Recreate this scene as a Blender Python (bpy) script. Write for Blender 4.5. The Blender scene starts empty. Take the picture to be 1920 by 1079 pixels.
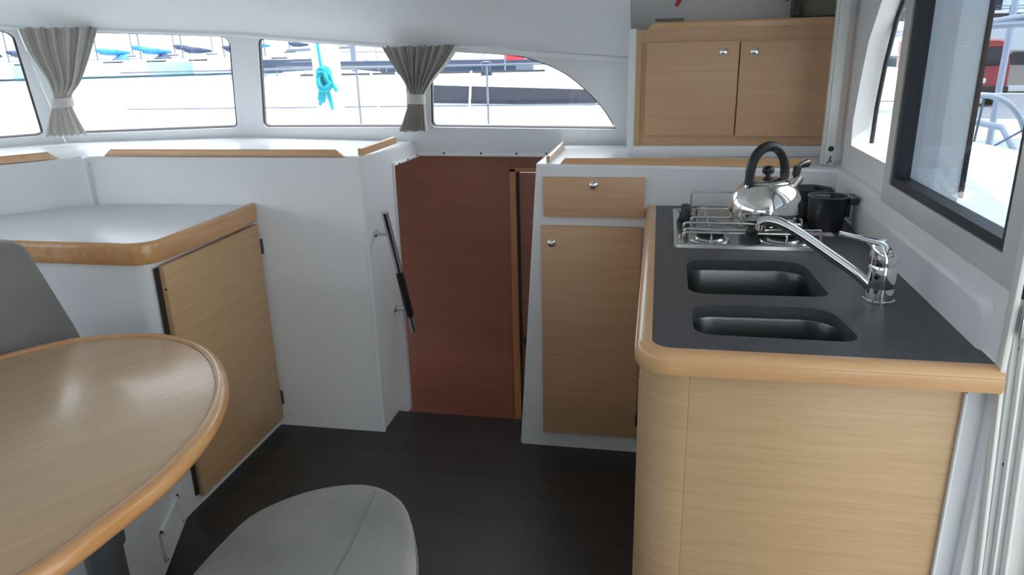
import bpy, bmesh, math, random
from mathutils import Vector, Matrix
from mathutils.geometry import tessellate_polygon
random.seed(7)
S = bpy.context.scene
COL = S.collection
PI = math.pi

# ------------------------------------------------------------------ camera
def rot_cam(yaw, pitch, roll):
    yaw, pitch, roll = map(math.radians, (yaw, pitch, roll))
    f = Vector((-math.sin(yaw)*math.cos(pitch), math.cos(yaw)*math.cos(pitch), -math.sin(pitch)))
    r = Vector((math.cos(yaw), math.sin(yaw), 0)); u = r.cross(f)
    c, s = math.cos(roll), math.sin(roll)
    r2 = c*r + s*u; u2 = -s*r + c*u
    return Matrix(((r2.x, u2.x, -f.x), (r2.y, u2.y, -f.y), (r2.z, u2.z, -f.z))).to_4x4()
cam = bpy.data.cameras.new('camera'); cam.sensor_width = 36; cam.lens = 1368.13/1920*36
cam.clip_start = .02; cam.clip_end = 2000
co = bpy.data.objects.new('camera', cam); COL.objects.link(co)
co.matrix_world = Matrix.Translation((0, 0, 1.386)) @ rot_cam(11.44, 18.104, -1.472)
S.camera = co

# ------------------------------------------------------------------ world, sun, exposure
w = bpy.data.worlds.new('world'); S.world = w; w.use_nodes = True
wn = w.node_tree.nodes; wn.clear()
wo = wn.new('ShaderNodeOutputWorld'); wb = wn.new('ShaderNodeBackground')
sky = wn.new('ShaderNodeTexSky'); sky.sky_type = 'NISHITA'; sky.sun_disc = False
sky.sun_elevation = math.radians(62); sky.sun_rotation = math.radians(40); sky.dust_density = 3.0; sky.ozone_density = .6
mixw = wn.new('ShaderNodeMix'); mixw.data_type = 'RGBA'; mixw.inputs[0].default_value = .75
mixw.inputs[7].default_value = (6.6, 6.75, 6.85, 1)
w.node_tree.links.new(sky.outputs[0], mixw.inputs[6])
w.node_tree.links.new(mixw.outputs[2], wb.inputs[0]); wb.inputs[1].default_value = .62
w.node_tree.links.new(wb.outputs[0], wo.inputs[0])
sl = bpy.data.lights.new('sun', 'SUN'); sl.energy = 9.0; sl.angle = math.radians(.6); sl.color = (1, .96, .9)
so = bpy.data.objects.new('sun', sl); COL.objects.link(so)
so.location = (3, 4, 12)
so.rotation_euler = Vector((.50, -.08, 1)).to_track_quat('Z', 'Y').to_euler()
S.view_settings.view_transform = 'Standard'; S.view_settings.look = 'None'
S.view_settings.gamma = 1; S.view_settings.use_curve_mapping = False
S.view_settings.exposure = -0.15
S.cycles.diffuse_bounces = 7; S.cycles.max_bounces = 14; S.cycles.transparent_max_bounces = 16
S.cycles.sample_clamp_indirect = 8

# ------------------------------------------------------------------ materials
def sr(r, g, b):
    f = lambda c: (c/255/12.92) if c/255 <= .04045 else ((c/255+.055)/1.055)**2.4
    return (f(r), f(g), f(b), 1)
MATS = {}
def mat(name, col, rough=.5, metal=0., var=.04, scale=12., bump=0., bscale=60., coat=0., spec=.5, grain=None, c2=None, sheen=0., aniso=None):
    m = bpy.data.materials.new(name); m.use_nodes = True; nt = m.node_tree; N = nt.nodes; L = nt.links
    b = N['Principled BSDF']
    b.inputs['Roughness'].default_value = rough; b.inputs['Metallic'].default_value = metal
    b.inputs['Coat Weight'].default_value = coat; b.inputs['Coat Roughness'].default_value = .12
    b.inputs['Specular IOR Level'].default_value = spec
    b.inputs['Sheen Weight'].default_value = sheen
    tc = N.new('ShaderNodeTexCoord'); mp = N.new('ShaderNodeMapping'); L.new(tc.outputs['Object'], mp.inputs[0])
    nz = N.new('ShaderNodeTexNoise'); L.new(mp.outputs[0], nz.inputs['Vector'])
    nz.inputs['Scale'].default_value = scale; nz.inputs['Detail'].default_value = 6
    mx = N.new('ShaderNodeMix'); mx.data_type = 'RGBA'
    ca = Vector(col[:3])
    if c2 is None:
        mx.inputs[6].default_value = (*(ca*(1-var)), 1); mx.inputs[7].default_value = (*(ca*(1+var)), 1)
    else:
        mx.inputs[6].default_value = c2; mx.inputs[7].default_value = col
    if grain is not None:
        ax, st, fine = grain           # grain direction (angle about Z or 'x','y','z'), stretch, fine scale
        if ax == 'h': mp.inputs['Scale'].default_value = (1/st, 1/st, 1)
        elif ax == 'x': mp.inputs['Scale'].default_value = (1/st, 1, 1)
        elif ax == 'y': mp.inputs['Scale'].default_value = (1, 1/st, 1)
        elif ax == 'z': mp.inputs['Scale'].default_value = (1, 1, 1/st)
        else:
            m0 = N.new('ShaderNodeMapping'); m0.inputs['Rotation'].default_value = (0, 0, -ax); L.new(tc.outputs['Object'], m0.inputs[0]); L.new(m0.outputs[0], mp.inputs[0])
            mp.inputs['Scale'].default_value = (1/st, 1, 1)
        nz2 = N.new('ShaderNodeTexNoise'); L.new(mp.outputs[0], nz2.inputs['Vector'])
        nz2.inputs['Scale'].default_value = fine; nz2.inputs['Detail'].default_value = 3
        av = N.new('ShaderNodeMath'); av.operation = 'ADD'; L.new(nz.outputs[0], av.inputs[0]); L.new(nz2.outputs[0], av.inputs[1])
        mr = N.new('ShaderNodeMapRange'); L.new(av.outputs[0], mr.inputs[0])
        mr.inputs[1].default_value = .72; mr.inputs[2].default_value = 1.28
        L.new(mr.outputs[0], mx.inputs[0]); src = mr.outputs[0]
    else:
        mr = N.new('ShaderNodeMapRange'); L.new(nz.outputs[0], mr.inputs[0])
        mr.inputs[1].default_value = .3; mr.inputs[2].default_value = .7
        L.new(mr.outputs[0], mx.inputs[0]); src = nz.outputs[0]
    L.new(mx.outputs[2], b.inputs['Base Color'])
    if bump:
        nb = N.new('ShaderNodeTexNoise'); L.new(tc.outputs['Object'] if grain is None else mp.outputs[0], nb.inputs['Vector'])
        nb.inputs['Scale'].default_value = bscale; nb.inputs['Detail'].default_value = 4
        bp = N.new('ShaderNodeBump'); bp.inputs['Strength'].default_value = bump; bp.inputs['Distance'].default_value = .002
        L.new(nb.outputs[0], bp.inputs['Height']); L.new(bp.outputs[0], b.inputs['Normal'])
    MATS[name] = m; return m
def glass(name, tint, refl):
    m = bpy.data.materials.new(name); m.use_nodes = True; nt = m.node_tree; N = nt.nodes; L = nt.links
    N.remove(N['Principled BSDF']); out = N['Material Output']
    t = N.new('ShaderNodeBsdfTransparent'); t.inputs[0].default_value = tint
    g = N.new('ShaderNodeBsdfGlossy'); g.inputs['Roughness'].default_value = .02
    fr = N.new('ShaderNodeLayerWeight'); fr.inputs[0].default_value = .5
    pw = N.new('ShaderNodeMath'); pw.operation = 'POWER'; pw.inputs[1].default_value = 5; L.new(fr.outputs['Facing'], pw.inputs[0])
    mu = N.new('ShaderNodeMath'); mu.operation = 'MULTIPLY_ADD'; mu.inputs[1].default_value = refl*.9; mu.inputs[2].default_value = .035*refl; L.new(pw.outputs[0], mu.inputs[0])
    mx = N.new('ShaderNodeMixShader'); L.new(mu.outputs[0], mx.inputs[0]); L.new(t.outputs[0], mx.inputs[1]); L.new(g.outputs[0], mx.inputs[2])
    L.new(mx.outputs[0], out.inputs[0]); MATS[name] = m; return m

mat('gelcoat', (.78, .80, .83, 1), .28, var=.012, scale=3, bump=.03, bscale=30)
mat('deckhead', (.80, .82, .85, 1), .45, var=.015, scale=2, bump=.05, bscale=90)
mat('white_plastic', (.84, .85, .86, 1), .35, var=.01)
mat('lam_x', (.640, .400, .250, 1), .36, grain=('h', 34, 260), scale=70, c2=(.560, .340, .190, 1), bump=.05, bscale=300)
mat('lam_h', (.560, .380, .215, 1), .36, grain=('h', 34, 240), scale=60, c2=(.490, .325, .175, 1), bump=.05, bscale=300)
mat('lam_y', (.600, .395, .215, 1), .36, grain=('h', 34, 240), scale=60, c2=(.520, .330, .170, 1), bump=.05, bscale=300)
mat('lam_table', (.62, .42, .245, 1), .3, grain=(math.radians(60), 26, 200), scale=45, c2=(.54, .355, .20, 1), bump=.04, bscale=180, coat=.25)
mat('edge_x', (.66, .395, .205, 1), .3, grain=('x', 14, 60), scale=14, c2=(.58, .335, .165, 1), coat=.3)
mat('edge_y', (.64, .365, .175, 1), .3, grain=('y', 14, 60), scale=14, c2=(.54, .26, .09, 1), coat=.3)
mat('brown_panel', (.30, .105, .066, 1), .4, grain=('x', 20, 150), scale=18, c2=(.24, .080, .050, 1))
mat('brown_edge', (.42, .17, .07, 1), .35, grain=('z', 20, 120), scale=14, c2=(.36, .14, .055, 1))
mat('floor_vinyl', (.034, .032, .030, 1), .42, grain=('x', 34, 140), scale=16, c2=(.017, .0165, .017, 1), bump=.12, bscale=120)
mat('slate', (.070, .074, .085, 1), .42, scale=38, c2=(.048, .051, .060, 1), bump=.05, bscale=220)
mat('steel', (.62, .63, .64, 1), .22, 1, var=.03, scale=60, grain=('x', 30, 300), c2=(.55, .56, .57, 1))
mat('sink_steel', (.19, .195, .20, 1), .32, 1, var=.05, scale=40, grain=('x', 20, 300), c2=(.15, .155, .16, 1))
mat('chrome', (.82, .83, .85, 1), .06, 1, var=.005)
mat('polished', (.80, .78, .76, 1), .07, 1, var=.01)
mat('alu', (.66, .68, .69, 1), .38, .35, var=.01)
mat('alu_white', (.76, .77, .77, 1), .36, 0, var=.012)
mat('black_plastic', (.012, .013, .016, 1), .42, var=.1)
mat('rubber', (.018, .018, .025, 1), .5, var=.05)
mat('gasket', (.075, .065, .08, 1), .5, var=.05)
mat('burner', (.02, .019, .018, 1), .55, var=.2)
mat('cup_plastic', (.022, .026, .034, 1), .45, var=.08)
mat('curtain', (.62, .595, .57, 1), .85, scale=220, var=.06, bump=.15, bscale=500, sheen=.2)
mat('curtain_tie', (.50, .48, .46, 1), .85, scale=220, var=.05, sheen=.2)
mat('suede', (.250, .245, .245, 1), .9, scale=6, var=.20, bump=.25, bscale=420, sheen=.35)
mat('suede_dark', (.215, .207, .205, 1), .9, scale=9, var=.08, bump=.25, bscale=420, sheen=.3)
mat('suede_light', (.300, .292, .285, 1), .9, scale=9, var=.10, bump=.25, bscale=420, sheen=.35)
mat('pedestal', (.16, .17, .18, 1), .4, .4, var=.03)
mat('hinge', (.10, .10, .11, 1), .4, .6, var=.05)
mat('shadow_gap', (.03, .022, .018, 1), .7)
mat('red', (.42, .02, .03, 1), .5, var=.1)
mat('frame_dark', (.06, .065, .06, 1), .45, var=.15)
mat('paper', (.24, .23, .20, 1), .8, scale=70, var=.10)
mat('speckled', (.20, .17, .15, 1), .7, scale=50, c2=(.04, .032, .03, 1))
# outdoors
mat('water', (.46, .56, .57, 1), .12, var=.15, scale=.4, bump=.6, bscale=1.2)
mat('hull_white', (.82, .84, .85, 1), .25, var=.01)
mat('hull_teal', (.24, .47, .50, 1), .3, var=.02)
mat('hull_seagreen', (.13, .26, .28, 1), .3, var=.02)
mat('hull_navy', (.012, .025, .06, 1), .3, var=.05)
mat('blue_cover', (.01, .17, .55, 1), .7, var=.1)
mat('navy_cover', (.015, .03, .085, 1), .7, var=.1)
mat('dark_glass', (.012, .016, .03, 1), .12, var=.1)
mat('boot', (.03, .08, .13, 1), .4)
mat('mast', (.13, .15, .20, 1), .4, .3, var=.02)
mat('teal_rope', (.0, .33, .42, 1), .8, scale=60, c2=(.0, .20, .27, 1))
mat('white_rope', (.7, .7, .68, 1), .8)
mat('concrete', (.30, .31, .32, 1), .85, scale=3, var=.15)
mat('van_red', (.36, .025, .03, 1), .3, var=.04, coat=.4)
mat('tyre', (.012, .012, .013, 1), .7)
mat('tan', (.42, .38, .32, 1), .7)
mat('steel_blue', (.45, .50, .58, 1), .35, .4)
mat('flag_red', (.62, .03, .04, 1), .7)
def translucent(name, col, fac):
    m = MATS[name]; N = m.node_tree.nodes; L = m.node_tree.links
    t = N.new('ShaderNodeBsdfTranslucent'); t.inputs[0].default_value = col
    mx = N.new('ShaderNodeMixShader'); mx.inputs[0].default_value = fac
    L.new(N['Principled BSDF'].outputs[0], mx.inputs[1]); L.new(t.outputs[0], mx.inputs[2]); L.new(mx.outputs[0], N['Material Output'].inputs[0])
translucent('curtain', (.60, .575, .55, 1), .40)
glass('pane', (.97, .985, .985, 1), .9)
glass('pane_aft', (.60, .65, .71, 1), 1.0)

# ------------------------------------------------------------------ mesh helpers
class G:
    """collects verts / faces of ONE mesh"""
    def __init__(s): s.v = []; s.f = []
    def add(s, vs, fs):
        o = len(s.v); s.v += [tuple(v) for v in vs]; s.f += [tuple(i+o for i in f) for f in fs]; return s
    def box(s, x0, x1, y0, y1, z0, z1, b=0., seg=2):
        if b:
            bm = bmesh.new(); bmesh.ops.create_cube(bm, size=1)
            for v in bm.verts: v.co = Vector((x0+(v.co.x+.5)*(x1-x0), y0+(v.co.y+.5)*(y1-y0), z0+(v.co.z+.5)*(z1-z0)))
            bmesh.ops.bevel(bm, geom=bm.edges[:], offset=b, segments=seg, affect='EDGES', profile=.5)
            return s.bm(bm)
        vs = [(x, y, z) for z in (z0, z1) for y in (y0, y1) for x in (x0, x1)]
        return s.add(vs, [(0, 2, 3, 1), (4, 5, 7, 6), (0, 1, 5, 4), (2, 6, 7, 3), (0, 4, 6, 2), (1, 3, 7, 5)])
    def bm(s, bm):
        bm.verts.index_update(); s.add([v.co for v in bm.verts], [[v.index for v in f.verts] for f in bm.faces]); bm.free(); return s
    def rings(s, rings, closed=True, cap0=True, cap1=True, loop=False):
        n = len(rings[0]); o = len(s.v)
        for r in rings: s.v += [tuple(p) for p in r]
        R = len(rings)
        for i in range(R if loop else R-1):
            a = o+i*n; b = o+((i+1) % R)*n
            for j in range(n if closed else n-1):
                k = (j+1) % n; s.f.append((a+j, a+k, b+k, b+j))
        if not loop and cap0: s.f.append(tuple(o+j for j in reversed(range(n))))
        if not loop and cap1: s.f.append(tuple(o+(R-1)*n+j for j in range(n)))
        return s
    def lathe(s, prof, c=(0, 0, 0), M=None, n=24):
        c = Vector(c); M = M or Matrix.Identity(3)
        return s.rings([[c + M @ Vector((r*math.cos(2*PI*k/n), r*math.sin(2*PI*k/n), z)) for k in range(n)] for r, z in prof])
    def tube(s, pts, r, n=10, loop=False, radii=None):
        P = [Vector(p) for p in pts]; m = len(P)
        T = []
        for i in range(m):
            a = P[(i-1) % m] if (loop or i) else P[0]; b = P[(i+1) % m] if (loop or i < m-1) else P[-1]
            T.append((b-a).normalized())
        u = T[0].orthogonal().normalized(); rr = []
        for i in range(m):
            u = (u - T[i]*u.dot(T[i])).normalized(); v = T[i].cross(u)
            q = radii[i] if radii else r
            rr.append([P[i] + u*q*math.cos(2*PI*k/n) + v*q*math.sin(2*PI*k/n) for k in range(n)])
        return s.rings(rr, loop=loop)
    def panel(s, outer, holes, nrm, th):
        """planar panel with holes, thickness th along nrm"""
        outer = [Vector(p) for p in outer]; holes = [[Vector(p) for p in h] for h in holes]; d = Vector(nrm).normalized()*th
        tri = tessellate_polygon([outer]+holes); allp = outer+[p for h in holes for p in h]; n = len(allp)
        s_o = len(s.v); s.v += [tuple(p) for p in allp]+[tuple(p+d) for p in allp]
        for t in tri:
            s.f.append(tuple(s_o+i for i in t)); s.f.append(tuple(s_o+n+i for i in reversed(t)))
        k = 0
        for lp in [outer]+holes:
            m = len(lp)
            for i in range(m):
                a = s_o+k+i; b = s_o+k+(i+1) % m; s.f.append((a, b, b+n, a+n))
            k += m
        return s
    def sweep(s, path, prof, closed=False):
        """prof (n,z): n along the outward (right-hand) plan normal of path"""
        P = [Vector((p[0], p[1], p[2] if len(p) > 2 else 0)) for p in path]; m = len(P); rr = []
        for i in range(m):
            a = P[i-1] if (closed or i) else None; b = P[(i+1) % m] if (closed or i < m-1) else None
            d1 = (P[i]-a) if a is not None else (b-P[i]); d2 = (b-P[i]) if b is not None else d1
            d1 = Vector((d1.x, d1.y, 0)).normalized(); d2 = Vector((d2.x, d2.y, 0)).normalized()
            n1 = Vector((d1.y, -d1.x, 0)); n2 = Vector((d2.y, -d2.x, 0)); nn = (n1+n2)
            nn = nn / max(.3, nn.length_squared/2)
            rr.append([P[i]+nn*q[0]+Vector((0, 0, q[1])) for q in prof])
        return s.rings(rr, loop=closed)
def link(name, me, m, parent, smooth):
    me.update()
    bm = bmesh.new(); bm.from_mesh(me); bmesh.ops.recalc_face_normals(bm, faces=bm.faces); bm.to_mesh(me); bm.free()
    if smooth:
        for p in me.polygons: p.use_smooth = True
        me.set_sharp_from_angle(angle=math.radians(smooth if smooth is not True else 40))
    if m: me.materials.append(MATS[m])
    o = bpy.data.objects.new(name, me); COL.objects.link(o)
    if parent is not None:
        o.parent = parent
    return o
def root_loc(p):
    v = Vector((0, 0, 0))
    while p is not None: v = v + p.location; p = p.parent
    return v
def obj(name, g, m, parent=None, smooth=True, local=False):
    off = Vector((0, 0, 0)) if (local or parent is None) else root_loc(parent)
    me = bpy.data.meshes.new(name); me.from_pydata([tuple(Vector(v)-off) for v in g.v], [], g.f)
    return link(name, me, m, parent, smooth)
def tag(o, label=None, cat=None, group=None, kind=None):
    if label: o['label'] = label
    if cat: o['category'] = cat
    if group: o['group'] = group
    if kind: o['kind'] = kind
    return o
def thing(name, label, cat, loc=(0, 0, 0), rz=0, group=None):
    o = bpy.data.objects.new(name, None); COL.objects.link(o); o.location = loc; o.rotation_euler = (0, 0, rz); o.empty_display_size = .05
    return tag(o, label, cat, group)
def struct(name, g, m, label=None, cat=None, smooth=True):
    o = obj(name, g, m, None, smooth); return tag(o, label, cat, None, 'structure')
def copy_tree(o, parent=None):
    c = o.copy(); COL.objects.link(c); c.parent = parent
    for ch in list(o.children): copy_tree(ch, c)
    return c
def rpoly(pts, rad, n=6):
    """rounded 2D polygon"""
    out = []; m = len(pts)
    for i in range(m):
        p = Vector(pts[i][:2]); a = Vector(pts[i-1][:2]); b = Vector(pts[(i+1) % m][:2])
        r = rad[i] if isinstance(rad, (list, tuple)) else rad
        if r <= 0: out.append((p.x, p.y)); continue
        u = (a-p).normalized(); v = (b-p).normalized(); ang = u.angle(v); t = r/math.tan(ang/2)
        t = min(t, .49*(a-p).length, .49*(b-p).length); r = t*math.tan(ang/2)
        c = p+(u+v).normalized()*(r/math.sin(ang/2))
        s = p+u*t-c; e = p+v*t-c; a0 = math.atan2(s.y, s.x); d = math.atan2(e.y, e.x)-a0
        d = (d+PI) % (2*PI)-PI
        for k in range(n+1):
            q = a0+d*k/n; out.append((c.x+r*math.cos(q), c.y+r*math.sin(q)))
    return out
def inset(pts, d):
    m = len(pts); area = sum(pts[i][0]*pts[(i+1) % m][1]-pts[(i+1) % m][0]*pts[i][1] for i in range(m)); sg = 1 if area > 0 else -1
    out = []
    for i in range(m):
        a, p, b = Vector(pts[i-1]), Vector(pts[i]), Vector(pts[(i+1) % m])
        d1 = (p-a).normalized(); d2 = (b-p).normalized()
        n = Vector((-d1.y-d2.y, d1.x+d2.x))*sg
        n = n/max(.4, n.length_squared/2) if n.length else n
        out.append(tuple(p+n*d))
    return out
def slab(g, pts, z0, z1, r=0., n=4, rb=0.):
    R = []
    if rb: R += [[(x, y, z0+rb*(1-math.cos(PI/2*k/n))) for x, y in inset(pts, rb*(1-math.sin(PI/2*k/n)))] for k in range(n)] + [[(x, y, z0+rb) for x, y in pts]]
    else: R.append([(x, y, z0) for x, y in pts])
    if r:
        R += [[(x, y, z1-r*(1-math.sin(PI/2*k/n))) for x, y in inset(pts, r*(1-math.cos(PI/2*k/n)))] for k in range(n+1)]
    else: R.append([(x, y, z1) for x, y in pts])
    return g.rings(R)
def crom(P, n=8, closed=True):
    m = len(P); out = []; P = [Vector(p) for p in P]
    for i in range(m if closed else m-1):
        p0 = P[(i-1) % m] if (closed or i) else P[0]; p1 = P[i]; p2 = P[(i+1) % m]
        p3 = P[(i+2) % m] if (closed or i < m-2) else P[-1]
        for k in range(n):
            t = k/n; out.append(.5*((2*p1)+(p2-p0)*t+(2*p0-5*p1+4*p2-p3)*t*t+(3*p1-p0-3*p2+p3)*t**3))
    if not closed: out.append(P[-1])
    return [tuple(p) for p in out]
MX = Matrix(((0, 0, 1), (1, 0, 0), (0, 1, 0)))      # local z -> +X
MY = Matrix(((1, 0, 0), (0, 0, -1), (0, 1, 0)))     # local z -> -Y
LOCK = [(.0, .0), (.0135, .0), (.0135, .003), (.0105, .006), (.0085, .0045), (.0085, .008), (.006, .0095), (.0, .0095)]
def lock(parent, x, y, z, M=MY):
    k = obj('push_lock', G().lathe([(max(r, .0002), h) for r, h in LOCK], (x, y, z), M, 20), 'chrome', parent)
    k['label'] = 'round chrome push lock'; return k

# ------------------------------------------------------------------ shell
def F(n, p):
    n = Vector(n); p = Vector(p)
    return lambda x, z: Vector((x, p.y-(n.x*(x-p.x)+n.z*(z-p.z))/n.y, z))
N1, N2, N3 = (-.737, .675, .40), (-.236, .972, .45), (.03, 1, .35)
F1 = F(N1, (-2.565, 2.74, 1.08)); F2 = F(N2, (-1.77, 2.963, 1.08)); F3 = F(N3, (-1, 2.94, 1.08))
def lift(fn, pts): return [fn(x, z) for x, z in pts]
W1 = rpoly([(-3.05, 1.08), (-2.574, 1.082), (-2.478, 1.500), (-2.95, 1.54)], .03)
W2 = rpoly([(-2.505, 1.081), (-1.800, 1.088), (-1.690, 1.462), (-2.435, 1.503)], .03)
W3 = rpoly([(-1.682, 1.088), (-1.012, 1.088), (-.968, 1.398), (-1.583, 1.452)], [.02, .02, .03, .03])
W4o = [(-.916, 1.088), (-.157, 1.078), (-.171, 1.101), (-.211, 1.164), (-.271, 1.229), (-.350, 1.294), (-.449, 1.340), (-.549, 1.365), (-.735, 1.381), (-.870, 1.392)]
W4c = [(x, z) for x, z, _ in crom([(x, z, 0) for x, z in W4o[1:9]], 6, False)]
W4 = rpoly([W4o[0]]+W4c+[W4o[9]], [.02]+[0]*len(W4c)+[.02])
front1 = G().panel(lift(F1, [(-3.30, .90), (-2.558, .90), (-2.458, 1.56), (-3.2, 1.62)]), [lift(F1, W1)], N1, .035)
front2 = G().panel(lift(F2, [(-2.558, .90), (-1.845, .90), (-1.585, 1.525), (-2.458, 1.56)]), [lift(F2, W2)], N2, .035)
front3 = G().panel(lift(F3, [(-1.845, .90), (-1.5, .90), (-1.5, .966), (-.36, .964), (-.36, .90), (.66, .90), (.66, 1.40), (-.02, 1.40), (-1.585, 1.525)]), [lift(F3, W3), lift(F3, W4)], N3, .035)
struct('wall_front', front1, 'gelcoat', smooth=30)
struct('wall_quarter', front2, 'gelcoat', smooth=30)
struct('wall_side', front3, 'gelcoat', smooth=30)
# window gaskets and panes
def ring3(fn, nrm, pts, w_, off, th):
    i1_ = inset(pts, w_); i2_ = inset(pts, w_*.25); zb = min(p[1] for p in pts)+.014; d = Vector(nrm).normalized()
    inn = [b_ if p[1] < zb else a_ for p, a_, b_ in zip(pts, i1_, i2_)]
    g = G(); a = [fn(*p)+d*off for p in pts]; b = [fn(*p)+d*off for p in inn]
    g.rings([a, b, [q+d*th for q in b], [q+d*th for q in a]], loop=True); return g
def window(n, fn, nrm, pts, label):
    g = G().panel(lift(fn, inset(pts, .004)), [], nrm, .004)
    d = Vector(nrm).normalized()*.018; g.v = [tuple(Vector(v)+d) for v in g.v]
    o = struct('window_%d' % n, g, 'pane', label, None, smooth=False)
    obj('gasket', ring3(fn, nrm, inset(pts, .0005), .006, .008, .016), 'gasket', o, smooth=30)
window(1, F1, N1, W1, 'cabin window at the far left edge, cut by the frame')
window(2, F2, N2, W2, 'long cabin window between the left curtain and the white pillar')
window(3, F3, N3, W3, 'cabin window left of the middle curtain with the teal rope outside')
window(4, F3, N3, W4, 'teardrop cabin window right of the middle curtain')
# pillar corner fairings inside (rounded)
# deckhead (ceiling) : curved coaming rising from the crease above the windows
crease = [F1(-3.2, 1.545), F1(-2.499, 1.522), F1(-2.462, 1.513), F2(-2.178, 1.500), F2(-1.66, 1.470), F3(-1.60, 1.464), F3(-1.052, 1.414), F3(-.75, 1.391), F3(-.467, 1.369), F3(-.105, 1.339)]
inner = [(-2.6, 1.2), (-2.2, 1.75), (-2.15, 1.80), (-1.95, 1.85), (-1.6, 1.9), (-1.55, 1.9), (-1.05, 1.9), (-.75, 1.9), (-.45, 1.9), (-.105, 1.9)]
rows = []
for k in range(9):
    t = k/8; row = []
    for c, i in zip(crease, inner):
        p = c.xy.lerp(Vector(i), t); z = c.z + (1.93-c.z)*(1-(1-t)**1.55); row.append((p.x, p.y, z))
    rows.append(row)
g = G().rings(rows, closed=False, cap0=False, cap1=False)
# soft lip just above the windows
lip = [[(Vector(c)+Vector((0, -.004, -.012))) for c in crease], [Vector(c)+Vector((0, -.012, -.004)) for c in crease], [Vector(c)+Vector((0, -.010, .006)) for c in crease]]
g.rings(lip, closed=False, cap0=False, cap1=False)
g.add([(-3.4, 1.25, 1.93), (-2.6, 1.2, 1.93), (-2.2, 1.75, 1.93), (-1.95, 1.85, 1.93), (-1.6, 1.9, 1.93), (-.105, 1.9, 1.93), (.66, 1.9, 1.93), (.66, -2.6, 1.93), (-3.4, -2.6, 1.93)], [(0, 1, 2, 3, 4, 5, 6, 7, 8)])
struct('ceiling', g, 'deckhead', 'smooth white deckhead curving up from the windows')
struct('roof', G().box(-3.5, .80, -2.8, 1.9, 1.96, 2.06).add([(-3.5, 1.9, 1.96), (.63, 1.9, 1.96), (.63, 2.92, 1.60), (-3.2, 2.92, 1.60), (-3.5, 1.9, 2.06), (.63, 1.9, 2.06), (.63, 2.95, 1.64), (-3.2, 2.95, 1.64)], [(0, 1, 2, 3), (4, 5, 6, 7), (2, 3, 7, 6), (1, 2, 6, 5), (0, 3, 7, 4)]), 'hull_white')
struct('cockpit_light_block', G().box(.80, 2.7, -2.8, 1.86, 1.98, 2.06), 'hull_white')  # unseen slab added to keep sun and sky light off the door and sliding window
# alcove around the wall cupboard
AP = [(2.83, 1.02), (2.82, 1.44), (2.79, 1.53), (2.70, 1.64), (2.45, 1.82), (1.92, 1.932)]
g = G().rings([[(x, y, z) for y, z in AP] for x in (-.108, .66)], closed=False, cap0=False, cap1=False)
dk = [(r[-1][1], r[-1][2]) for r in rows]
poly = [(2.83, 1.02)]+AP[1:]+dk[::-1]+[(2.84, 1.30)]
tr = tessellate_polygon([[Vector((y, z, 0)) for y, z in poly]])
g.add([(-.1065, y, z) for y, z in poly], tr)
struct('wall_alcove', g, 'deckhead', 'white alcove lining behind the wall cupboard')
struct('trim_9', G().box(-.106, -.0805, 2.600, 2.815, 1.02, 1.44, .001), 'gelcoat')
struct('trim_1', G().box(-.085, .66, 2.597, 2.83, 1.018, 1.056, .004), 'gelcoat')
# floor + stairwell
struct('floor', G().panel([(-3.2, -2.5, 0), (.53, -2.5, 0), (.53, 2.345, 0), (-.36, 2.345, 0), (-.36, 2.52, 0), (-.992, 2.52, 0), (-.992, 2.345, 0), (-3.2, 2.345, 0)], [], (0, 0, -1), .04), 'floor_vinyl', 'dark grey brown vinyl floor with fine plank grain')
struct('stair_step', G().box(-1.4, -.30, 2.52, 2.76, -.30, -.26), 'floor_vinyl', 'dark step going down to the hull')
struct('hull_floor', G().box(-2.2, .2, 2.30, 3.1, -.62, -.58), 'floor_vinyl')
struct('wall_stairwell', G().box(-1.4, -.30, 2.505, 2.52, -.60, -.04), 'gelcoat')
# the brown panelling beyond the doorway
pn = struct('wall_companionway', G().box(-2.2, -.590, 3.0, 3.02, -.62, .99).box(-.590, .2, 3.0, 3.02, .905, .99), 'brown_panel', 'dark reddish brown wood panel down the companionway')
dr = struct('door_1', G().box(-.566, -.02, 3.004, 3.02, -.60, .893, .001), 'brown_panel', 'brown wooden cabin door in the companionway')
obj('door_frame', G().box(-.606, -.578, 2.992, 3.004, -.62, .912, .002).box(-.606, .10, 2.992, 3.004, .897, .917, .002), 'brown_edge', dr)
obj('gap', G().box(-.579, -.564, 3.0035, 3.018, -.62, .900), 'shadow_gap', dr)
obj('latch', G().lathe([(.0002, 0), (.021, 0), (.021, .006), (.015, .014), (.0002, .016)], (-.543, 3.003, .131), MY), 'black_plastic', dr)
# inner white partition (left of doorway) with return wall
g = G()
face = [(-.99, 2.345), (-1.93, 2.335), (-2.04, 2.30), (-2.13, 2.245), (-2.24, 2.12), (-2.46, 1.80), (-3.0, 1.2)]
prof = [(0, 0), (0, 1.038), (-.004, 1.047), (-.013, 1.051), (-.03, 1.051), (-.03, 0)]
path = [(-.99, 2.345)] + [p for p in crom([(x, y, 0) for x, y in face], 5, False)[1:]]
g.sweep([(p[0], p[1], 0) for p in path][::-1], prof)
struct('wall_inner', g, 'gelcoat', 'plain white partition left of the companionway')
g = G().add(*(lambda q: ([(x, y, z) for x in (-.992, -1.02) for y, z in q], [tuple(range(len(q))), tuple(reversed(range(len(q), 2*len(q))))]+[(i, (i+1) % len(q), len(q)+(i+1) % len(q), len(q)+i) for i in range(len(q))]))(
    [(2.350, 0), (2.52, 0), (2.52, -.06), (2.672, -.06), (2.655, .975), (2.985, .968), (2.955, 1.022), (2.350, 1.049)]))
struct('wall_return', g, 'gelcoat')
bm = G().tube([(-.994, 2.3525, .0), (-.994, 2.3525, 1.049)], .0085, 12)
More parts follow.
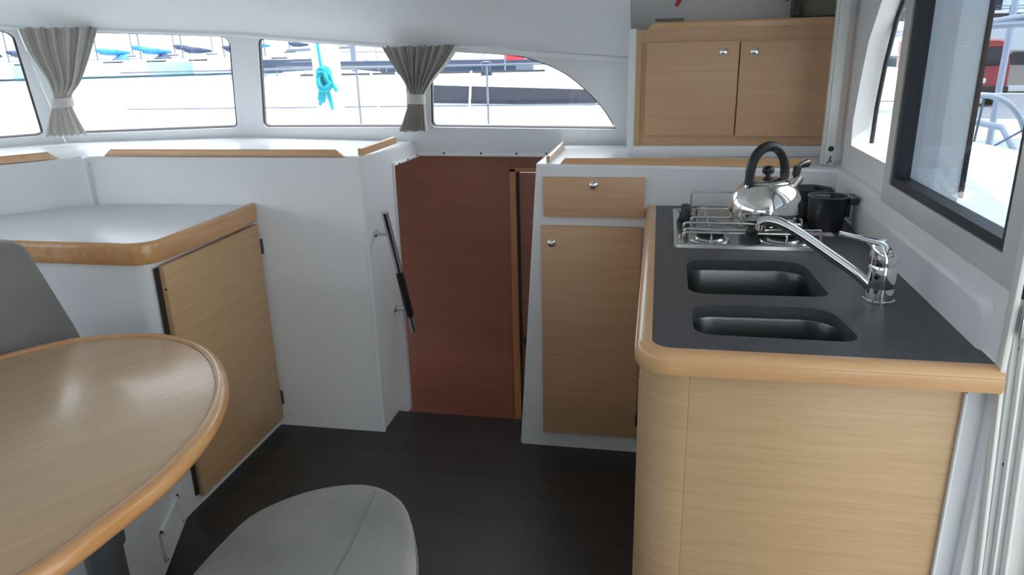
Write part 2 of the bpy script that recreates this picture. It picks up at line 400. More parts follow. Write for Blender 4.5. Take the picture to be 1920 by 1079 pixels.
struct('trim_2', bm, 'gelcoat')
# white shelf behind the partition
sh = struct('shelf', G().panel([(-1.0, 2.36, 1.046), (-1.93, 2.352, 1.046), (-2.04, 2.318, 1.046), (-2.13, 2.262, 1.046), (-2.24, 2.137, 1.046), (-2.46, 1.82, 1.046), (-3.0, 1.22, 1.046), (-3.3, 2.1, 1.046), (-2.60, 2.79, 1.046), (-1.80, 3.0, 1.046), (-1.0, 2.965, 1.030)], [], (0, 0, -1), .012), 'gelcoat', 'white shelf running under the windows')
# edging bead with screws around the doorway head
g = G().tube([F3(-.99, .974)+Vector((0, -.004, 0)), F3(-.36, .972)+Vector((0, -.004, 0))], .008, 8)
b1 = struct('trim_3', g, 'white_plastic', 'white edging strip over the companionway')
for x in (-.875, -.715, -.565, -.44):
    obj('screw', G().lathe([(.0001, 0), (.0045, 0), (.003, .0025), (.0001, .003)], F3(x, .979)+Vector((0, -.011, 0)), MY, 10), 'rubber', b1)
g = G().tube([(-.986, 2.655, .977), (-.986, 2.975, .971)], .007, 8)
b2 = struct('trim_4', g, 'white_plastic')
for y in (2.70, 2.80, 2.92):
    obj('screw', G().lathe([(.0001, 0), (.0045, 0), (.003, .0025), (.0001, .003)], (-.979, y, .976), MX, 10), 'rubber', b2)
struct('trim_5', G().box(-.994, -.984, 2.650, 2.662, -.06, .975, .002), 'alu', smooth=30)

# aft bulkhead (right)
lowR = G().box(.535, .62, 1.158, 3.0, .0, 1.018, .003)
struct('wall_right', lowR, 'gelcoat', 'white bulkhead behind the worktop')
hatch_in = [(2.184, 1.484), (2.266, 1.383), (2.305, 1.272), (2.334, 1.155), (2.322, 1.092)]
hatch_out = [(2.184, 1.484), (2.198+.02, 1.447), (2.269, 1.323), (2.301, 1.201), (2.311, 1.093)]
hole = [(1.86, 1.092), (2.322, 1.092), (2.334, 1.155), (2.305, 1.272), (2.266, 1.383), (2.184, 1.484), (2.06, 1.60), (1.86, 1.66)]
up = G().panel([(.56, y, z) for y, z in [(1.158, 1.018), (3.0, 1.018), (3.0, 1.93), (1.158, 1.93)]],
               [[(.56, y, z) for y, z in hole], [(.56, y, z) for y, z in [(1.215, 1.055), (1.80, 1.055), (1.80, 1.78), (1.215, 1.78)]]], (1, 0, 0), .060)
struct('wall_right_upper', up, 'gelcoat', smooth=30)
hw = struct('window_5', G().panel([(.612, y, z) for y, z in hole], [], (1, 0, 0), .004), 'pane', 'narrow curved side light beside the sliding window', smooth=False)
obj('gasket', G().tube([(.612, 2.31, 1.10), (.612, 2.303, 1.201), (.612, 2.271, 1.323), (.612, 2.218, 1.44), (.612, 2.12, 1.545), (.612, 2.0, 1.62)], .0065, 8), 'rubber', hw)
# sliding window : light frame, black gasket, pane
def yz_ring(y0, y1, z0, z1, wd, x0, x1, r=.0, zb=None):
    o = rpoly([(y0, z0), (y1, z0), (y1, z1), (y0, z1)], r) if r else [(y0, z0), (y1, z0), (y1, z1), (y0, z1)]
    i = inset(o, wd)
    return G().rings([[(x0, y, z) for y, z in o], [(x0, y, z) for y, z in i], [(x1, y, z) for y, z in i], [(x1, y, z) for y, z in o]], loop=True)
sw = struct('window_6', G().box(.556, .560, 1.24, 1.80, 1.07, 1.78), 'pane_aft', 'sliding window in a pale aluminium frame above the worktop', smooth=False)
obj('frame', yz_ring(1.162, 1.858, 1.021, 1.82, .047, .528, .585), 'alu', sw, smooth=30)
obj('gasket', yz_ring(1.207, 1.813, 1.066, 1.775, .020, .532, .566), 'rubber', sw, smooth=30)
obj('outer_stile', G().box(.605, .712, 1.900, 1.930, .92, 1.95, .004), 'hull_white', sw)
obj('stile_rib', G().box(.606, .614, 1.893, 1.900, .92, 1.95, .002).box(.622, .626, 1.894, 1.900, .92, 1.95, .001), 'alu_white', sw)
obj('stile_seal', G().box(.712, .722, 1.895, 1.935, 1.02, 1.95, .003), 'rubber', sw)
# backsplash moulding
struct('trim_6', G().rings([[(x, y, z) for y, z in rpoly([(1.215+a, .90), (2.10-a, .90), (2.10-a, .988-a), (1.215+a, .988-a)], [0, 0, .012, .03])] for x, a in ((.5355, 0), (.533, .003), (.5265, .014), (.5255, .018))]), 'gelcoat', smooth=30)
struct('trim_7', G().tube([(.5345, 1.165, .9005), (.5345, 2.335, .9005)], .004, 8), 'white_plastic', 'pale sealant bead along the worktop')
# door frame at the right edge
jb = struct('door_2', G().box(.527, .536, 1.142, 1.162, .88, 1.93, .002), 'alu_white', 'pale aluminium jamb of the sliding cockpit door')
def shear(g):
    g.v = [(x+max(0, .90-z)*.068, y, z) for x, y, z in g.v]; return g
obj('track', shear(G().box(.529, .536, 1.142, 1.162, 0, .88, .002).box(.536, .545, 1.150, 1.160, 0, 1.015, .001).box(.545, .549, 1.138, 1.160, 0, 1.015, .001).box(.549, .562, 1.152, 1.160, 0, 1.015, .001).box(.562, .567, 1.136, 1.160, 0, 1.015, .001)
    .box(.567, .60, 1.150, 1.160, 0, 1.015, .001).box(.60, .606, 1.13, 1.160, 0, 1.015, .001).box(.606, .70, 1.148, 1.160, 0, 1.015, .001)), 'alu_white', jb)
obj('seal', G().box(.536, .60, 1.140, 1.160, 1.015, 1.93, .003), 'rubber', jb)
for z in (.935, .735, .524, .31):
    obj('screw', G().lathe([(.0001, 0), (.0055, 0), (.004, .003), (.0001, .004)], (.5535+max(0, .9-z)*.068, 1.152, z), MY, 12), 'rubber', jb)
lt = obj('latch_plate', G().box(.538, .556, 1.132, 1.140, .957, 1.005, .002), 'steel', jb)
obj('screw', G().lathe([(.0001, 0), (.003, 0), (.0001, .002)], (.548, 1.131, .963), MY, 10), 'rubber', lt)
obj('screw', G().lathe([(.0001, 0), (.003, 0), (.0001, .002)], (.546, 1.131, .998), MY, 10), 'rubber', lt)
struct('trim_8', G().box(.4985, .62, 1.186, 1.20, 0, .8615, .002).box(.4985, .503, 1.172, 1.20, 0, .845, .002), 'gelcoat', 'narrow white panel between the wooden end panel and door jamb')
# rest of the cabin shell behind the camera
struct('wall_back', G().panel([(-3.4, -2.5, 0), (.62, -2.5, 0), (.62, -2.5, 1.95), (-3.4, -2.5, 1.95)], [[(-2.4, -2.5, 1.10), (-.2, -2.5, 1.10), (-.2, -2.5, 1.42), (-2.4, -2.5, 1.42)]], (0, -1, 0), .04), 'gelcoat')
struct('wall_left', G().panel([(-3.30, 2.1, 0), (-3.4, -2.5, 0), (-3.4, -2.5, 1.95), (-3.25, 2.1, 1.95)], [[(-3.30, 1.8, 1.08), (-3.38, -2.1, 1.08), (-3.37, -2.1, 1.56), (-3.28, 1.8, 1.56)]], (-1, 0, 0), .04), 'gelcoat')
struct('wall_aft', G().box(.56, .62, -2.5, -.75, 0, 1.95), 'gelcoat')

# ------------------------------------------------------------------ galley
gb = thing('galley_unit', 'wooden galley base unit with rounded corner under the grey worktop', 'cabinet', (.25, 1.75, 0))
corner = [(-.017+.085*(1-math.cos(a)), 1.180+.085*(1-math.sin(a))) for a in [PI/2*k/8 for k in range(9)]]
obj('end_panel', G().box(.0695, .498, 1.180, 1.20, .0, .862, .0008), 'lam_h', gb)
obj('corner_panel', G().rings([[(x, y, z) for x, y in corner]+[(x+.012, y+.012) + (z,) for x, y in reversed(corner)] for z in (0, .862)]), 'lam_h', gb, smooth=30)
obj('side_panel', G().box(-.017, .002, 1.267, 2.338, .0, .862, .0008), 'lam_y', gb)
obj('inner_carcass', G().box(.03, .49, 1.21, 2.33, .02, .72), 'shadow_gap', gb)
obj('edge_strip', G().box(-.0185, -.010, 1.262, 1.275, 0, .79, .001), 'lam_y', gb)

SK = [rpoly([(.074, 1.462), (.352, 1.470), (.338, 1.730), (.076, 1.716)], [.035, .03, .055, .05]),
      rpoly([(.076, 1.236), (.355, 1.232), (.335, 1.402), (.075, 1.394)], [.035, .03, .055, .05])]
top = thing('worktop', 'dark slate grey worktop with a rounded wooden edge', 'worktop', (.26, 1.75, .85))
out = rpoly([(.003, 2.337), (.003, 1.165), (.534, 1.165), (.534, 2.337)], [0, .035, 0, 0], 8)
obj('slab', G().panel([(x, y, .900) for x, y in out], [[(x, y, .900) for x, y in s] for s in SK], (0, 0, -1), .024), 'slate', top, smooth=30)
edge = [(.003, 2.337)] + rpoly([(.003, 2.337), (.003, 1.165), (.534, 1.165)], [0, .035, 0], 10)[1:]
EP = [(0, .8625), (0, .901), (.010, .9025), (.019, .9005), (.0245, .896), (.0270, .8905), (.0275, .8885), (.0290, .8875), (.0295, .884), (.0295, .868), (.0265, .8625)]
obj('wood_edge', G().sweep([(x, y, 0) for x, y in edge], EP), 'edge_x', top, smooth=35)
for i, s in enumerate(SK):
    big = inset(s, -.002)
    R = [[(x, y, .8755) for x, y in inset(s, -.010)], [(x, y, .8745) for x, y in big], [(x, y, .87) for x, y in s]]
    R += [[(x, y, z) for x, y in inset(s, d)] for d, z in ((.004, .80), (.008, .765), (.016, .750), (.030, .744))]
    g = G().rings(R, cap0=False)
    b = tag(obj('sink_bowl', g, 'sink_steel'), ['larger stainless sink bowl next to the hob', 'smaller stainless sink bowl nearest the wooden worktop edge'][i], 'sink', 'twin sink bowls')
    cx = .215; cy = sum(p[1] for p in s)/len(s)
    obj('drain', G().lathe([(.0002, .7455), (.014, .7455), (.018, .749), (.024, .749), (.026, .745)], (cx, cy, 0), None, 20), 'chrome', b)
    if i: obj('overflow', G().lathe([(.0002, 0), (.007, 0), (.010, .003), (.012, 0)], (.349, 1.30, .84), Matrix(((0, 0, -1), (0, 1, 0), (1, 0, 0))), 16), 'steel', b)

# hob
hb = thing('gas_hob', 'stainless gas hob with wire pan rails and black knobs', 'hob', (.22, 2.035, .9))
hp = rpoly([(.050, 1.822), (.392, 1.818), (.392, 2.252), (.052, 2.254)], .014)
obj('tray', G().rings([[(x, y, .9005) for x, y in hp], [(x, y, .909) for x, y in inset(hp, .001)], [(x, y, .911) for x, y in inset(hp, .004)], [(x, y, .911) for x, y in inset(hp, .010)], [(x, y, .905) for x, y in inset(hp, .018)]]), 'steel', hb)
def burner(x, y, r):
    b = obj('burner', G().lathe([(r*1.5, .9052), (r*1.45, .908), (r*1.1, .908), (r, .912), (r, .920), (r*.9, .922)], (x, y, 0)), 'steel', hb)
    obj('burner_cap', G().lathe([(r*.92, .9215), (r*1.04, .923), (r*1.04, .928), (r*.9, .931), (.0002, .932)], (x, y, 0)), 'burner', b)
    obj('flame_ring', G().lathe([(r*1.0, .9125), (r*1.02, .914), (r*1.02, .920), (r*.98, .921)], (x, y, 0)), 'burner', b)
for x, y, r in ((.142, 1.895, .034), (.322, 1.900, .038), (.285, 2.10, .046)): burner(x, y, r)
def wire(name, pts, r=.0035, m='steel'):
    P = []
    for i, p in enumerate(pts):
        p = Vector(p)
        if 0 < i < len(pts)-1:
            a = Vector(pts[i-1]); b = Vector(pts[i+1]); u = (a-p); v = (b-p); d = min(.008, .4*u.length, .4*v.length)
            s_ = p+u.normalized()*d; e = p+v.normalized()*d
            P += [s_*(1-t)**2+p*2*t*(1-t)+e*t*t for t in (0, .25, .5, .75, 1)]
        else: P.append(p)
    return obj(name, G().tube(P, r, 8), m, hb)
Z = .930
wire('rail', [(.072, 1.842, .906), (.072, 1.842, .936), (.372, 1.842, .936), (.372, 1.842, .906)], .0028)
wire('rail', [(.105, 2.228, .906), (.105, 2.228, .966), (.372, 2.228, .966), (.372, 2.228, .906)], .0030)
wire('rail', [(.405, 1.86, .902), (.405, 1.86, .942), (.355, 1.86, .942)], .0032)
wire('pan_support', [(.078, 1.905, .906), (.078, 1.905, Z), (.376, 1.905, Z), (.376, 1.905, .906)])
wire('pan_support', [(.078, 1.975, .906), (.078, 1.975, Z), (.376, 1.975, Z), (.376, 1.975, .906)])
wire('pan_support', [(.100, 2.045, .906), (.100, 2.045, Z), (.392, 2.045, Z), (.392, 2.045, .906)])
wire('pan_support', [(.120, 2.165, .906), (.120, 2.165, Z), (.376, 2.165, Z), (.376, 2.165, .906)])
for x in (.142, .322): wire('pan_support', [(x, 1.845, .906), (x, 1.845, Z-.003), (x, 2.225, Z-.003), (x, 2.225, .906)], .003)
wire('clamp_arm', [(.10, 1.885, .934), (.165, 1.842, .941), (.224, 1.830, .945)], .003)
obj('clamp_knob', G().lathe([(.0002, -.016)]+[(.016*math.cos(a), .016*math.sin(a)) for a in [-1.3+2.6*k/10 for k in range(11)]]+[(.0002, .016)], (.236, 1.828, .946), None, 18), 'black_plastic', hb)
for y in (2.165, 2.118): 
    obj('control_knob', G().lathe([(.0165, .906), (.0165, .916), (.0135, .918), (.0130, .938), (.0110, .941), (.0002, .941)], (.088, y, 0), None, 20), 'black_plastic', hb)

# kettle
KX, KY, KZ = .292, 2.035, .9340
kt = thing('kettle', 'polished steel whistling kettle with a black arched handle on the hob', 'kettle', (KX, KY, KZ))
prof = [(r*1.01, z*1.11) for r, z in [(.0002, 0), (.082, 0), (.090, .004), (.0950, .014), (.0955, .026), (.0930, .042), (.0865, .058), (.076, .072), (.062, .084), (.0545, .089)]]
def rr_(z): return z
kt_b = obj('body', G().lathe(prof, (KX, KY, KZ), None, 48), 'polished', kt, smooth=50)
ld = obj('lid', G().lathe([(.0555, .0880), (.0565, .0895), (.0555, .091), (.042, .0965), (.026, .1005), (.010, .1025), (.0002, .103)], (KX, KY, KZ+.0098), None, 40), 'polished', kt, smooth=50)
obj('lid_knob', G().lathe([(.007, .102), (.006, .106), (.009, .108), (.0145, .112), (.0165, .118), (.0145, .125), (.009, .130), (.0002, .1315)], (KX, KY, KZ+.0098), None, 20), 'black_plastic', ld)
u = Vector((.86, .51, 0)).normalized()
C = Vector((KX, KY, KZ+.012))
arc = []
for k in range(17):
    a = PI*k/16; arc.append(C+u*(-.056*math.cos(a)-.002)+Vector((0, 0, .098+.082*math.sin(a)**.8)))
obj('handle', G().tube([C-u*.060+Vector((0, 0, .082))]+arc+[C+u*.052+Vector((0, 0, .092))], .0115, 12, radii=[.0118]+[.0122+.0012*math.sin(PI*k/16) for k in range(17)]+[.0118]), 'black_plastic', kt)
for sgn in (-1, 1):
    p = C+u*(.058*sgn)
    obj('handle_bracket', G().tube([p+u*.018*sgn+Vector((0, 0, .058)), p+u*.006*sgn+Vector((0, 0, .070)), p+Vector((0, 0, .105))], .006, 8), 'polished', kt)
obj('spout', G().tube([C+u*.062+Vector((0, 0, .050)), C+u*.085+Vector((0, 0, .070)), C+u*.104+Vector((0, 0, .092))], .012, 14, radii=[.020, .0155, .0135]), 'polished', kt)
wsl = obj('whistle', G().tube([C+u*.090+Vector((0, 0, .094)), C+u*.094+Vector((0, 0, .110)), C+u*.094+Vector((0, 0, .122))], .009, 12, radii=[.009, .011, .010]), 'black_plastic', kt)
obj('whistle_lever', G().tube([C+u*.094+Vector((0, 0, .116)), C+u*.110+Vector((0, 0, .124)), C+u*.128+Vector((0, 0, .127)), C+u*.136+Vector((0, 0, .126))], .006, 12, radii=[.006, .0085, .0105, .004]), 'black_plastic', wsl)

# cup holder
ch = thing('cup_holder', 'dark grey plastic double cup holder in the worktop corner', 'cup holder', (.45, 2.09, .9))
for i, (x, y, r, hgt) in enumerate(((.455, 2.062, .052, .092), (.432, 2.178, .050, .092))):
    if i == 0:
        sh_ = [(r*math.cos(a), r*math.sin(a)) for a in [2*PI*k/32 for k in range(32)]]
    else:
        sh_ = rpoly([(-.047, -.047), (.058, -.047), (.058, .01), (.022, .050), (-.030, .050), (-.047, .030)], [.03, .012, .012, .01, .025, .02])
    R = [[(x+a*k, y+b*k, z) for a, b in sh_] for k, z in ((.80, .9005), (.83, .903), (.97, .900+hgt-.006), (1.0, .900+hgt-.004), (1.0, .900+hgt), (.93, .900+hgt), (.92, .900+hgt-.004), (.78, .910))]
    obj('cup', G().rings(R), 'cup_plastic', ch, smooth=50)
obj('bracket', G().box(.503, .528, 2.030, 2.095, .972, .9915, .003).box(.500, .512, 2.05, 2.12, .935, .972, .003), 'cup_plastic', ch)
obj('web', G().box(.418, .470, 2.100, 2.135, .91, .985, .003), 'cup_plastic', ch)

# tap
tp = thing('mixer_tap', 'chrome single lever mixer tap beside the sinks', 'tap', (.436, 1.462, .9))
obj('body', G().lathe([(.029, .9005), (.029, .904), (.0262, .906), (.0255, .928), (.0252, .930), (.0258, .931), (.0258, .972), (.0250, .974)], (.436, 1.462, 0), None, 32), 'chrome', tp)
hd = [(.0255, .9745), (.0258, .980), (.0258, .990), (.024, 1.0), (.018, 1.008), (.0002, 1.011)]
g = G().rings([[Vector((.436+r*math.cos(2*PI*k/28), 1.462+r*math.sin(2*PI*k/28), z + (.014*(-math.cos(2*PI*k/28)) if z > .985 else 0))) for k in range(28)] for r, z in hd])
hdo = obj('cartridge_head', g, 'chrome', tp)
ns = [(.447, 1.462, 1.001), (.430, 1.464, 1.013), (.405, 1.466, 1.020), (.378, 1.468, 1.026), (.352, 1.470, 1.0315)]
wd = [(.019, .008), (.019, .008), (.014, .0055), (.009, .0042), (.0065, .0045)]
g = G().rings([[Vector(p)+Vector((0, a*math.cos(2*PI*k/14), b*math.sin(2*PI*k/14))) for k in range(14)] for p, (a, b) in zip(crom(ns, 4, False), [(wd[min(4, i//4)][0]*(1-(i % 4)/4)+wd[min(4, i//4+1)][0]*(i % 4)/4, wd[min(4, i//4)][1]*(1-(i % 4)/4)+wd[min(4, i//4+1)][1]*(i % 4)/4) for i in range(17)])])
obj('lever', g, 'chrome', hdo)
sp = crom([(.420, 1.464, .925), (.395, 1.470, .948), (.340, 1.490, .985), (.285, 1.510, 1.020), (.250, 1.522, 1.037), (.225, 1.531, 1.040), (.213, 1.535, 1.033)], 5, False)
obj('spout', G().tube(sp, .0105, 14), 'chrome', tp)
obj('aerator', G().tube([(.2165, 1.534, 1.040), (.2135, 1.535, 1.020)], .010, 14), 'chrome', tp)

# white locker with drawer and door, right of the doorway
lk = thing('galley_locker', 'white locker with wooden drawer and tall wooden door beside the companionway', 'cabinet', (.0, 2.6, 0))
q = [(-.456, 0), (.535, 0), (.535, 1.018), (-.384, 1.030)]
bmm = bmesh.new()
fv = [bmm.verts.new((x, 2.340, z)) for x, z in q]; bv = [bmm.verts.new((x, 2.95, z if z < .5 else 1.018)) for x, z in q]
bmm.faces.new(fv); bmm.faces.new(bv[::-1])
for i in range(4): bmm.faces.new((fv[i], bv[i], bv[(i+1) % 4], fv[(i+1) % 4]))
bmesh.ops.bevel(bmm, geom=[e for e in bmm.edges if all(abs(v.co.y-2.34) < 1e-4 and v.co.z > .9 for v in e.verts) or all(v.co.x < -.35 for v in e.verts) and all(abs(v.co.y-2.34) < 1e-4 for v in e.verts)], offset=.007, segments=3, affect='EDGES')
obj('body', G().bm(bmm), 'gelcoat', lk, smooth=35)
d1 = obj('drawer', G().box(-.358, -.034, 2.320, 2.340, .861, .990, .0015), 'lam_x', lk)
lock(d1, -.196, 2.320, .966)
d2 = obj('door', G().box(-.368, -.040, 2.320, 2.340, .066, .829, .0015), 'lam_x', lk)
lock(d2, -.332, 2.320, .772)
for z in (.50, .14): obj('hinge', G().box(-.043, -.030, 2.317, 2.340, z-.022, z+.022, .002), 'hinge', d2)
FP = [(-.006, 0), (-.006, .020), (-.003, .0245), (.002, .0245), (.006, .020), (.006, 0)]
f1 = obj('fiddle_rail', G().rings([[(x, 2.364+a, zz) for a, zz in ((-.007, 1.0175), (-.007, 1.0365), (-.003, 1.041), (.004, 1.041), (.007, 1.036), (.007, 1.0175))] for x in (-.306, -.30)][:0] or
    [[(x0+dx*(zz-1.0175), 2.366+a, zz) for a, zz in ((-.007, 1.0225), (-.007, 1.042), (-.003, 1.0465), (.004, 1.0465), (.007, 1.042), (.007, 1.0225))] for x0, dx in ((-.318, .9), (.462, -.9))]), 'edge_x', lk)
f2 = obj('fiddle_rail', G().rings([[(-.352+a, y0+dy*(zz-1.02), zz) for a, zz in ((-.006, 1.0225), (-.006, 1.047), (0, 1.050), (.006, 1.046), (.006, 1.0225))] for y0, dy in ((2.395, 0), (2.80, -.9))]), 'edge_y', lk)

# wall cupboard
uc = thing('wall_cupboard', 'wooden two door wall cupboard at the top right', 'cupboard', (.25, 2.71, 1.056))
obj('carcass', G().box(-.080, .62, 2.602, 2.82, 1.0565, 1.436, .0015), 'lam_x', uc)
obj('side_strip', G().box(-.0815, -.062, 2.598, 2.61, 1.0565, 1.436, .001), 'lam_y', uc)
da = obj('door', G().box(-.047, .2495, 2.582, 2.6015, 1.092, 1.394, .0015), 'lam_x', uc); lock(da, .202, 2.582, 1.360)
db = obj('door', G().box(.2535, .552, 2.582, 2.6015, 1.089, 1.392, .0015), 'lam_x', uc); lock(db, .299, 2.582, 1.359)
obj('fiddle_rail', G().rings([[(x0+dx*(zz-1.436), 2.612+a, zz) for a, zz in ((-.008, 1.4362), (-.008, 1.454), (-.003, 1.459), (.005, 1.459), (.008, 1.454), (.008, 1.4362))] for x0, dx in ((-.048, 1.0), (.612, -1.0))]), 'edge_x', uc)
# things on top of it
nb = thing('notebook', 'thin dark notebook lying at the left end of the wall cupboard', 'book', (.02, 2.66, 1.459))
obj('cover', G().box(-.022, .072, 2.622, 2.72, 1.4595, 1.462, .0008).box(-.022, .072, 2.622, 2.72, 1.4665, 1.469, .0008), 'frame_dark', nb)
obj('pages', G().box(-.020, .070, 2.625, 2.718, 1.462, 1.4665), 'paper', nb)
pf = thing('picture_frame', 'dark framed grey notice standing on the wall cupboard by the post', 'picture frame', (.5, 2.70, 1.437))
obj('frame', G().rings([[(x, 2.700, z) for x, z in o] for o in ()] or [[(x, y, z) for x, z in o] for o, y in (([(.425, 1.437), (.60, 1.437), (.60, 1.585), (.425, 1.585)], 2.700), ([(.450, 1.4665), (.575, 1.4665), (.575, 1.555), (.450, 1.555)], 2.700), ([(.450, 1.4665), (.575, 1.4665), (.575, 1.555), (.450, 1.555)], 2.715), ([(.425, 1.437), (.60, 1.437), (.60, 1.585), (.425, 1.585)], 2.715))], loop=True), 'frame_dark', pf, smooth=30)
obj('notice', G().box(.448, .577, 2.706, 2.712, 1.465, 1.557), 'paper', pf)
sj = tag(obj('patterned_box', G().box(.412, .447, 2.675, 2.69, 1.437, 1.58, .003).box(.418, .441, 2.672, 2.676, 1.45, 1.57, .002), 'speckled'), 'brown speckled upright box beside the picture frame', 'box')
def tassel(x, y, z, tilt, label):
    t = thing('tassel', label, 'tassel', (x, y, z), 0, 'red tassels hanging in the alcove')
    obj('strands', G().tube([(x+tilt*.05, y, z+.045), (x+tilt*.02, y, z+.02), (x, y, z)], .005, 8, radii=[.004, .0075, .0065]), 'red', t)
    obj('cord', G().tube([(x+tilt*.05, y, z+.045), (x+tilt*.08, y, z+.135)], .0015, 6), 'red', t)
tassel(.045, 2.68, 1.510, .5, 'red tassel hanging nearer the notebook')
tassel(.398, 2.68, 1.513, .1, 'red tassel hanging nearer the picture frame')
# post at the corner of the bulkhead
po = thing('corner_post', 'white aluminium post in front of the wall cupboard end', 'post', (.52, 2.42, 1.018))
obj('profile', G().box(.5075, .535, 2.405, 2.440, 1.0195, 1.80, .002).box(.501, .5075, 2.412, 2.440, 1.0195, 1.80, .002), 'alu_white', po)
obj('snap_button', G().lathe([(.0002, 0), (.0085, 0), (.007, .004), (.003, .005), (.0002, .0055)], (.5235, 2.405, 1.071), MY, 18), 'rubber', po)
obj('cord_knot', G().tube([(.514, 2.402, 1.026), (.520, 2.400, 1.034), (.528, 2.402, 1.030), (.521, 2.400, 1.042), (.527, 2.402, 1.048)], .0022, 6), 'hinge', po)

# ------------------------------------------------------------------ left cabinet
lc = thing('corner_cabinet', 'white corner cabinet with wooden edged top and wooden door', 'cabinet', (-1.8, 2.05, 0))
pl = rpoly([(-1.418, 2.343), (-1.418, 1.770), (-2.42, 1.770), (-2.40, 1.87), (-2.22, 2.12), (-2.11, 2.235), (-1.93, 2.330)], [0, .055, 0, 0, 0, 0, 0], 8)
obj('body', slab(G(), pl, 0, .872), 'gelcoat', lc, smooth=35)
obj('top', slab(G(), inset(pl, .0), .872, .8785, .002), 'gelcoat', lc, smooth=35)
cp = [(-1.418, 2.343), (-1.418, 2.2)] + rpoly([(-1.418, 2.2), (-1.418, 1.770), (-2.40, 1.770)], [0, .055, 0], 10)
# outward is +X / -Y : travel from far end toward camera has right-hand normal -X, so reverse
obj('wood_edge', G().sweep([(x, y, 0) for x, y in cp][::-1], [(0, .822), (0, .8785), (.003, .886), (.010, .888), (.015, .884), (.018, .878), (.018, .828), (.015, .823)]), 'edge_y', lc, smooth=35)
dl = obj('door', G().box(-1.414, -1.394, 1.800, 2.330, .036, .812, .0015), 'lam_y', lc)
obj('gap', G().box(-1.4185, -1.412, 1.785, 2.322, .045, .806), 'shadow_gap', dl)
for z in (.728, .122): obj('hinge', G().box(-1.404, -1.390, 2.331, 2.343, z-.028, z+.028, .002), 'hinge', dl)
obj('catch', G().lathe([(.0002, 0), (.004, 0), (.0002, .002)], (-1.400, 1.799, .74), MY, 10), 'rubber', dl)
# fiddles on the shelf behind
t = tag(obj('fiddle_rail', G().rings([[(x0+dx*(zz-1.05), 2.352+a, zz) for a, zz in ((-.006, 1.0515), (-.006, 1.070), (-.002, 1.075), (.003, 1.075), (.006, 1.070), (.006, 1.0515))] for x0, dx in ((-1.982, 1.2), (-1.046, -1.2))]), 'edge_x'), 'long wooden rail along the shelf edge above the white partition', 'rail')
a = Vector((-2.60, 1.72, 0)); b = Vector((-2.115, 2.285, 0)); dv = (b-a).normalized(); nv = Vector((dv.y, -dv.x, 0))
t = tag(obj('fiddle_rail', G().rings([[p+nv*q+Vector((0, 0, zz))+dv*s*(zz-1.05) for q, zz in ((-.006, 1.0515), (-.006, 1.072), (-.002, 1.077), (.003, 1.077), (.006, 1.072), (.006, 1.0515))] for p, s in ((a, 0), (b, -1.2))]), 'edge_y'), 'wooden rail on the shelf at the left edge of the photo', 'rail')
t = tag(obj('fiddle_rail', G().rings([[(-1.000+q, y0+dy*(zz-1.05), zz) for q, zz in ((-.006, 1.049), (-.006, 1.0735), (0, 1.077), (.006, 1.0735), (.006, 1.049))] for y0, dy in ((2.372, 0), (2.735, -.8))]), 'edge_y'), 'short wooden rail on the shelf beside the companionway', 'rail')

# grab handle
gh = thing('grab_handle', 'steel grab handle with black grip on the companionway wall', 'handle', (-.99, 2.47, .43))
A = Vector((-.935, 2.390, .852)); B = Vector((-.935, 2.608, .318))
L_ = lambda t: A.lerp(B, t)
obj('bar', G().tube([A, L_(.5), L_(1)], .0125, 16), 'steel', gh)
obj('grip', G().tube([L_(.47), L_(.49), L_(.84), L_(.86)], .0145, 16, radii=[.0130, .0150, .0150, .0130]), 'black_plastic', gh)
for t_ in (.165, .80):
    p = L_(t_); obj('standoff', G().tube([(-.991, p.y, p.z), (-.986, p.y, p.z), (-.985, p.y, p.z), (-.94, p.y, p.z)], .008, 12, radii=[.013, .013, .008, .008]), 'steel', gh)

# ------------------------------------------------------------------ curtains
def curtain(name, label, pts, udir, ndir, k0, seed):
    """pts: rows (centre, half width) from top to bottom; folds run down and gather at the tie"""
    rnd = random.Random(seed); t = thing(name, label, 'curtain', pts[-1][0])
    U = 150; V = 44; ud = Vector(udir).normalized(); nd = Vector(ndir).normalized()
    cs = crom([(c[0], c[1], c[2]) for c, h_, *_ in pts], 12, False); hs = crom([(h_, e, 0) for c, h_, e in pts], 12, False)
    ph = [rnd.uniform(0, 6.28) for _ in range(6)]; n = len(cs); R = []
    fr = [rnd.uniform(.75, 1.3) for _ in range(40)]
    cum = [0]
    for q in fr: cum.append(cum[-1]+q)
    def fold(s):     # irregular pleats
        x = (s+1)/2*k0*1.0; i = int(x) % 40; f = x-int(x)
        q = math.sin(2*PI*(cum[i]+f*fr[i])*.5*1.0+ph[0]); return math.copysign(abs(q)**.55, q)*.75 + .45*math.sin(2*PI*x*1.27+ph[1])
    for i in range(n):
        c = Vector(cs[i]); hw, amp, _ = hs[i]; tt = i/(n-1); row = []
        for side in (1, -1):
            for j in range(U+1):
                s = -1+2*j/U if side == 1 else 1-2*j/U
                wob = .10*math.sin(5*tt+ph[2]+4*s)*(1-abs(s))
                dep = amp*fold(s+wob*(1-tt)*.6)
                bow = .55*hw*math.sqrt(max(0, 1-s*s))*min(1, .022/hw)
                up_ = .004*fold(s*1.3)*(1 if i in (0, n-1) else 0)
                row.append(c+ud*hw*s+nd*(dep+bow+(.0011 if side == 1 else -.0011))+Vector((0, 0, up_)))
        R.append(row)
    obj('fabric', G().rings(R), 'curtain', t, smooth=70)
    return t
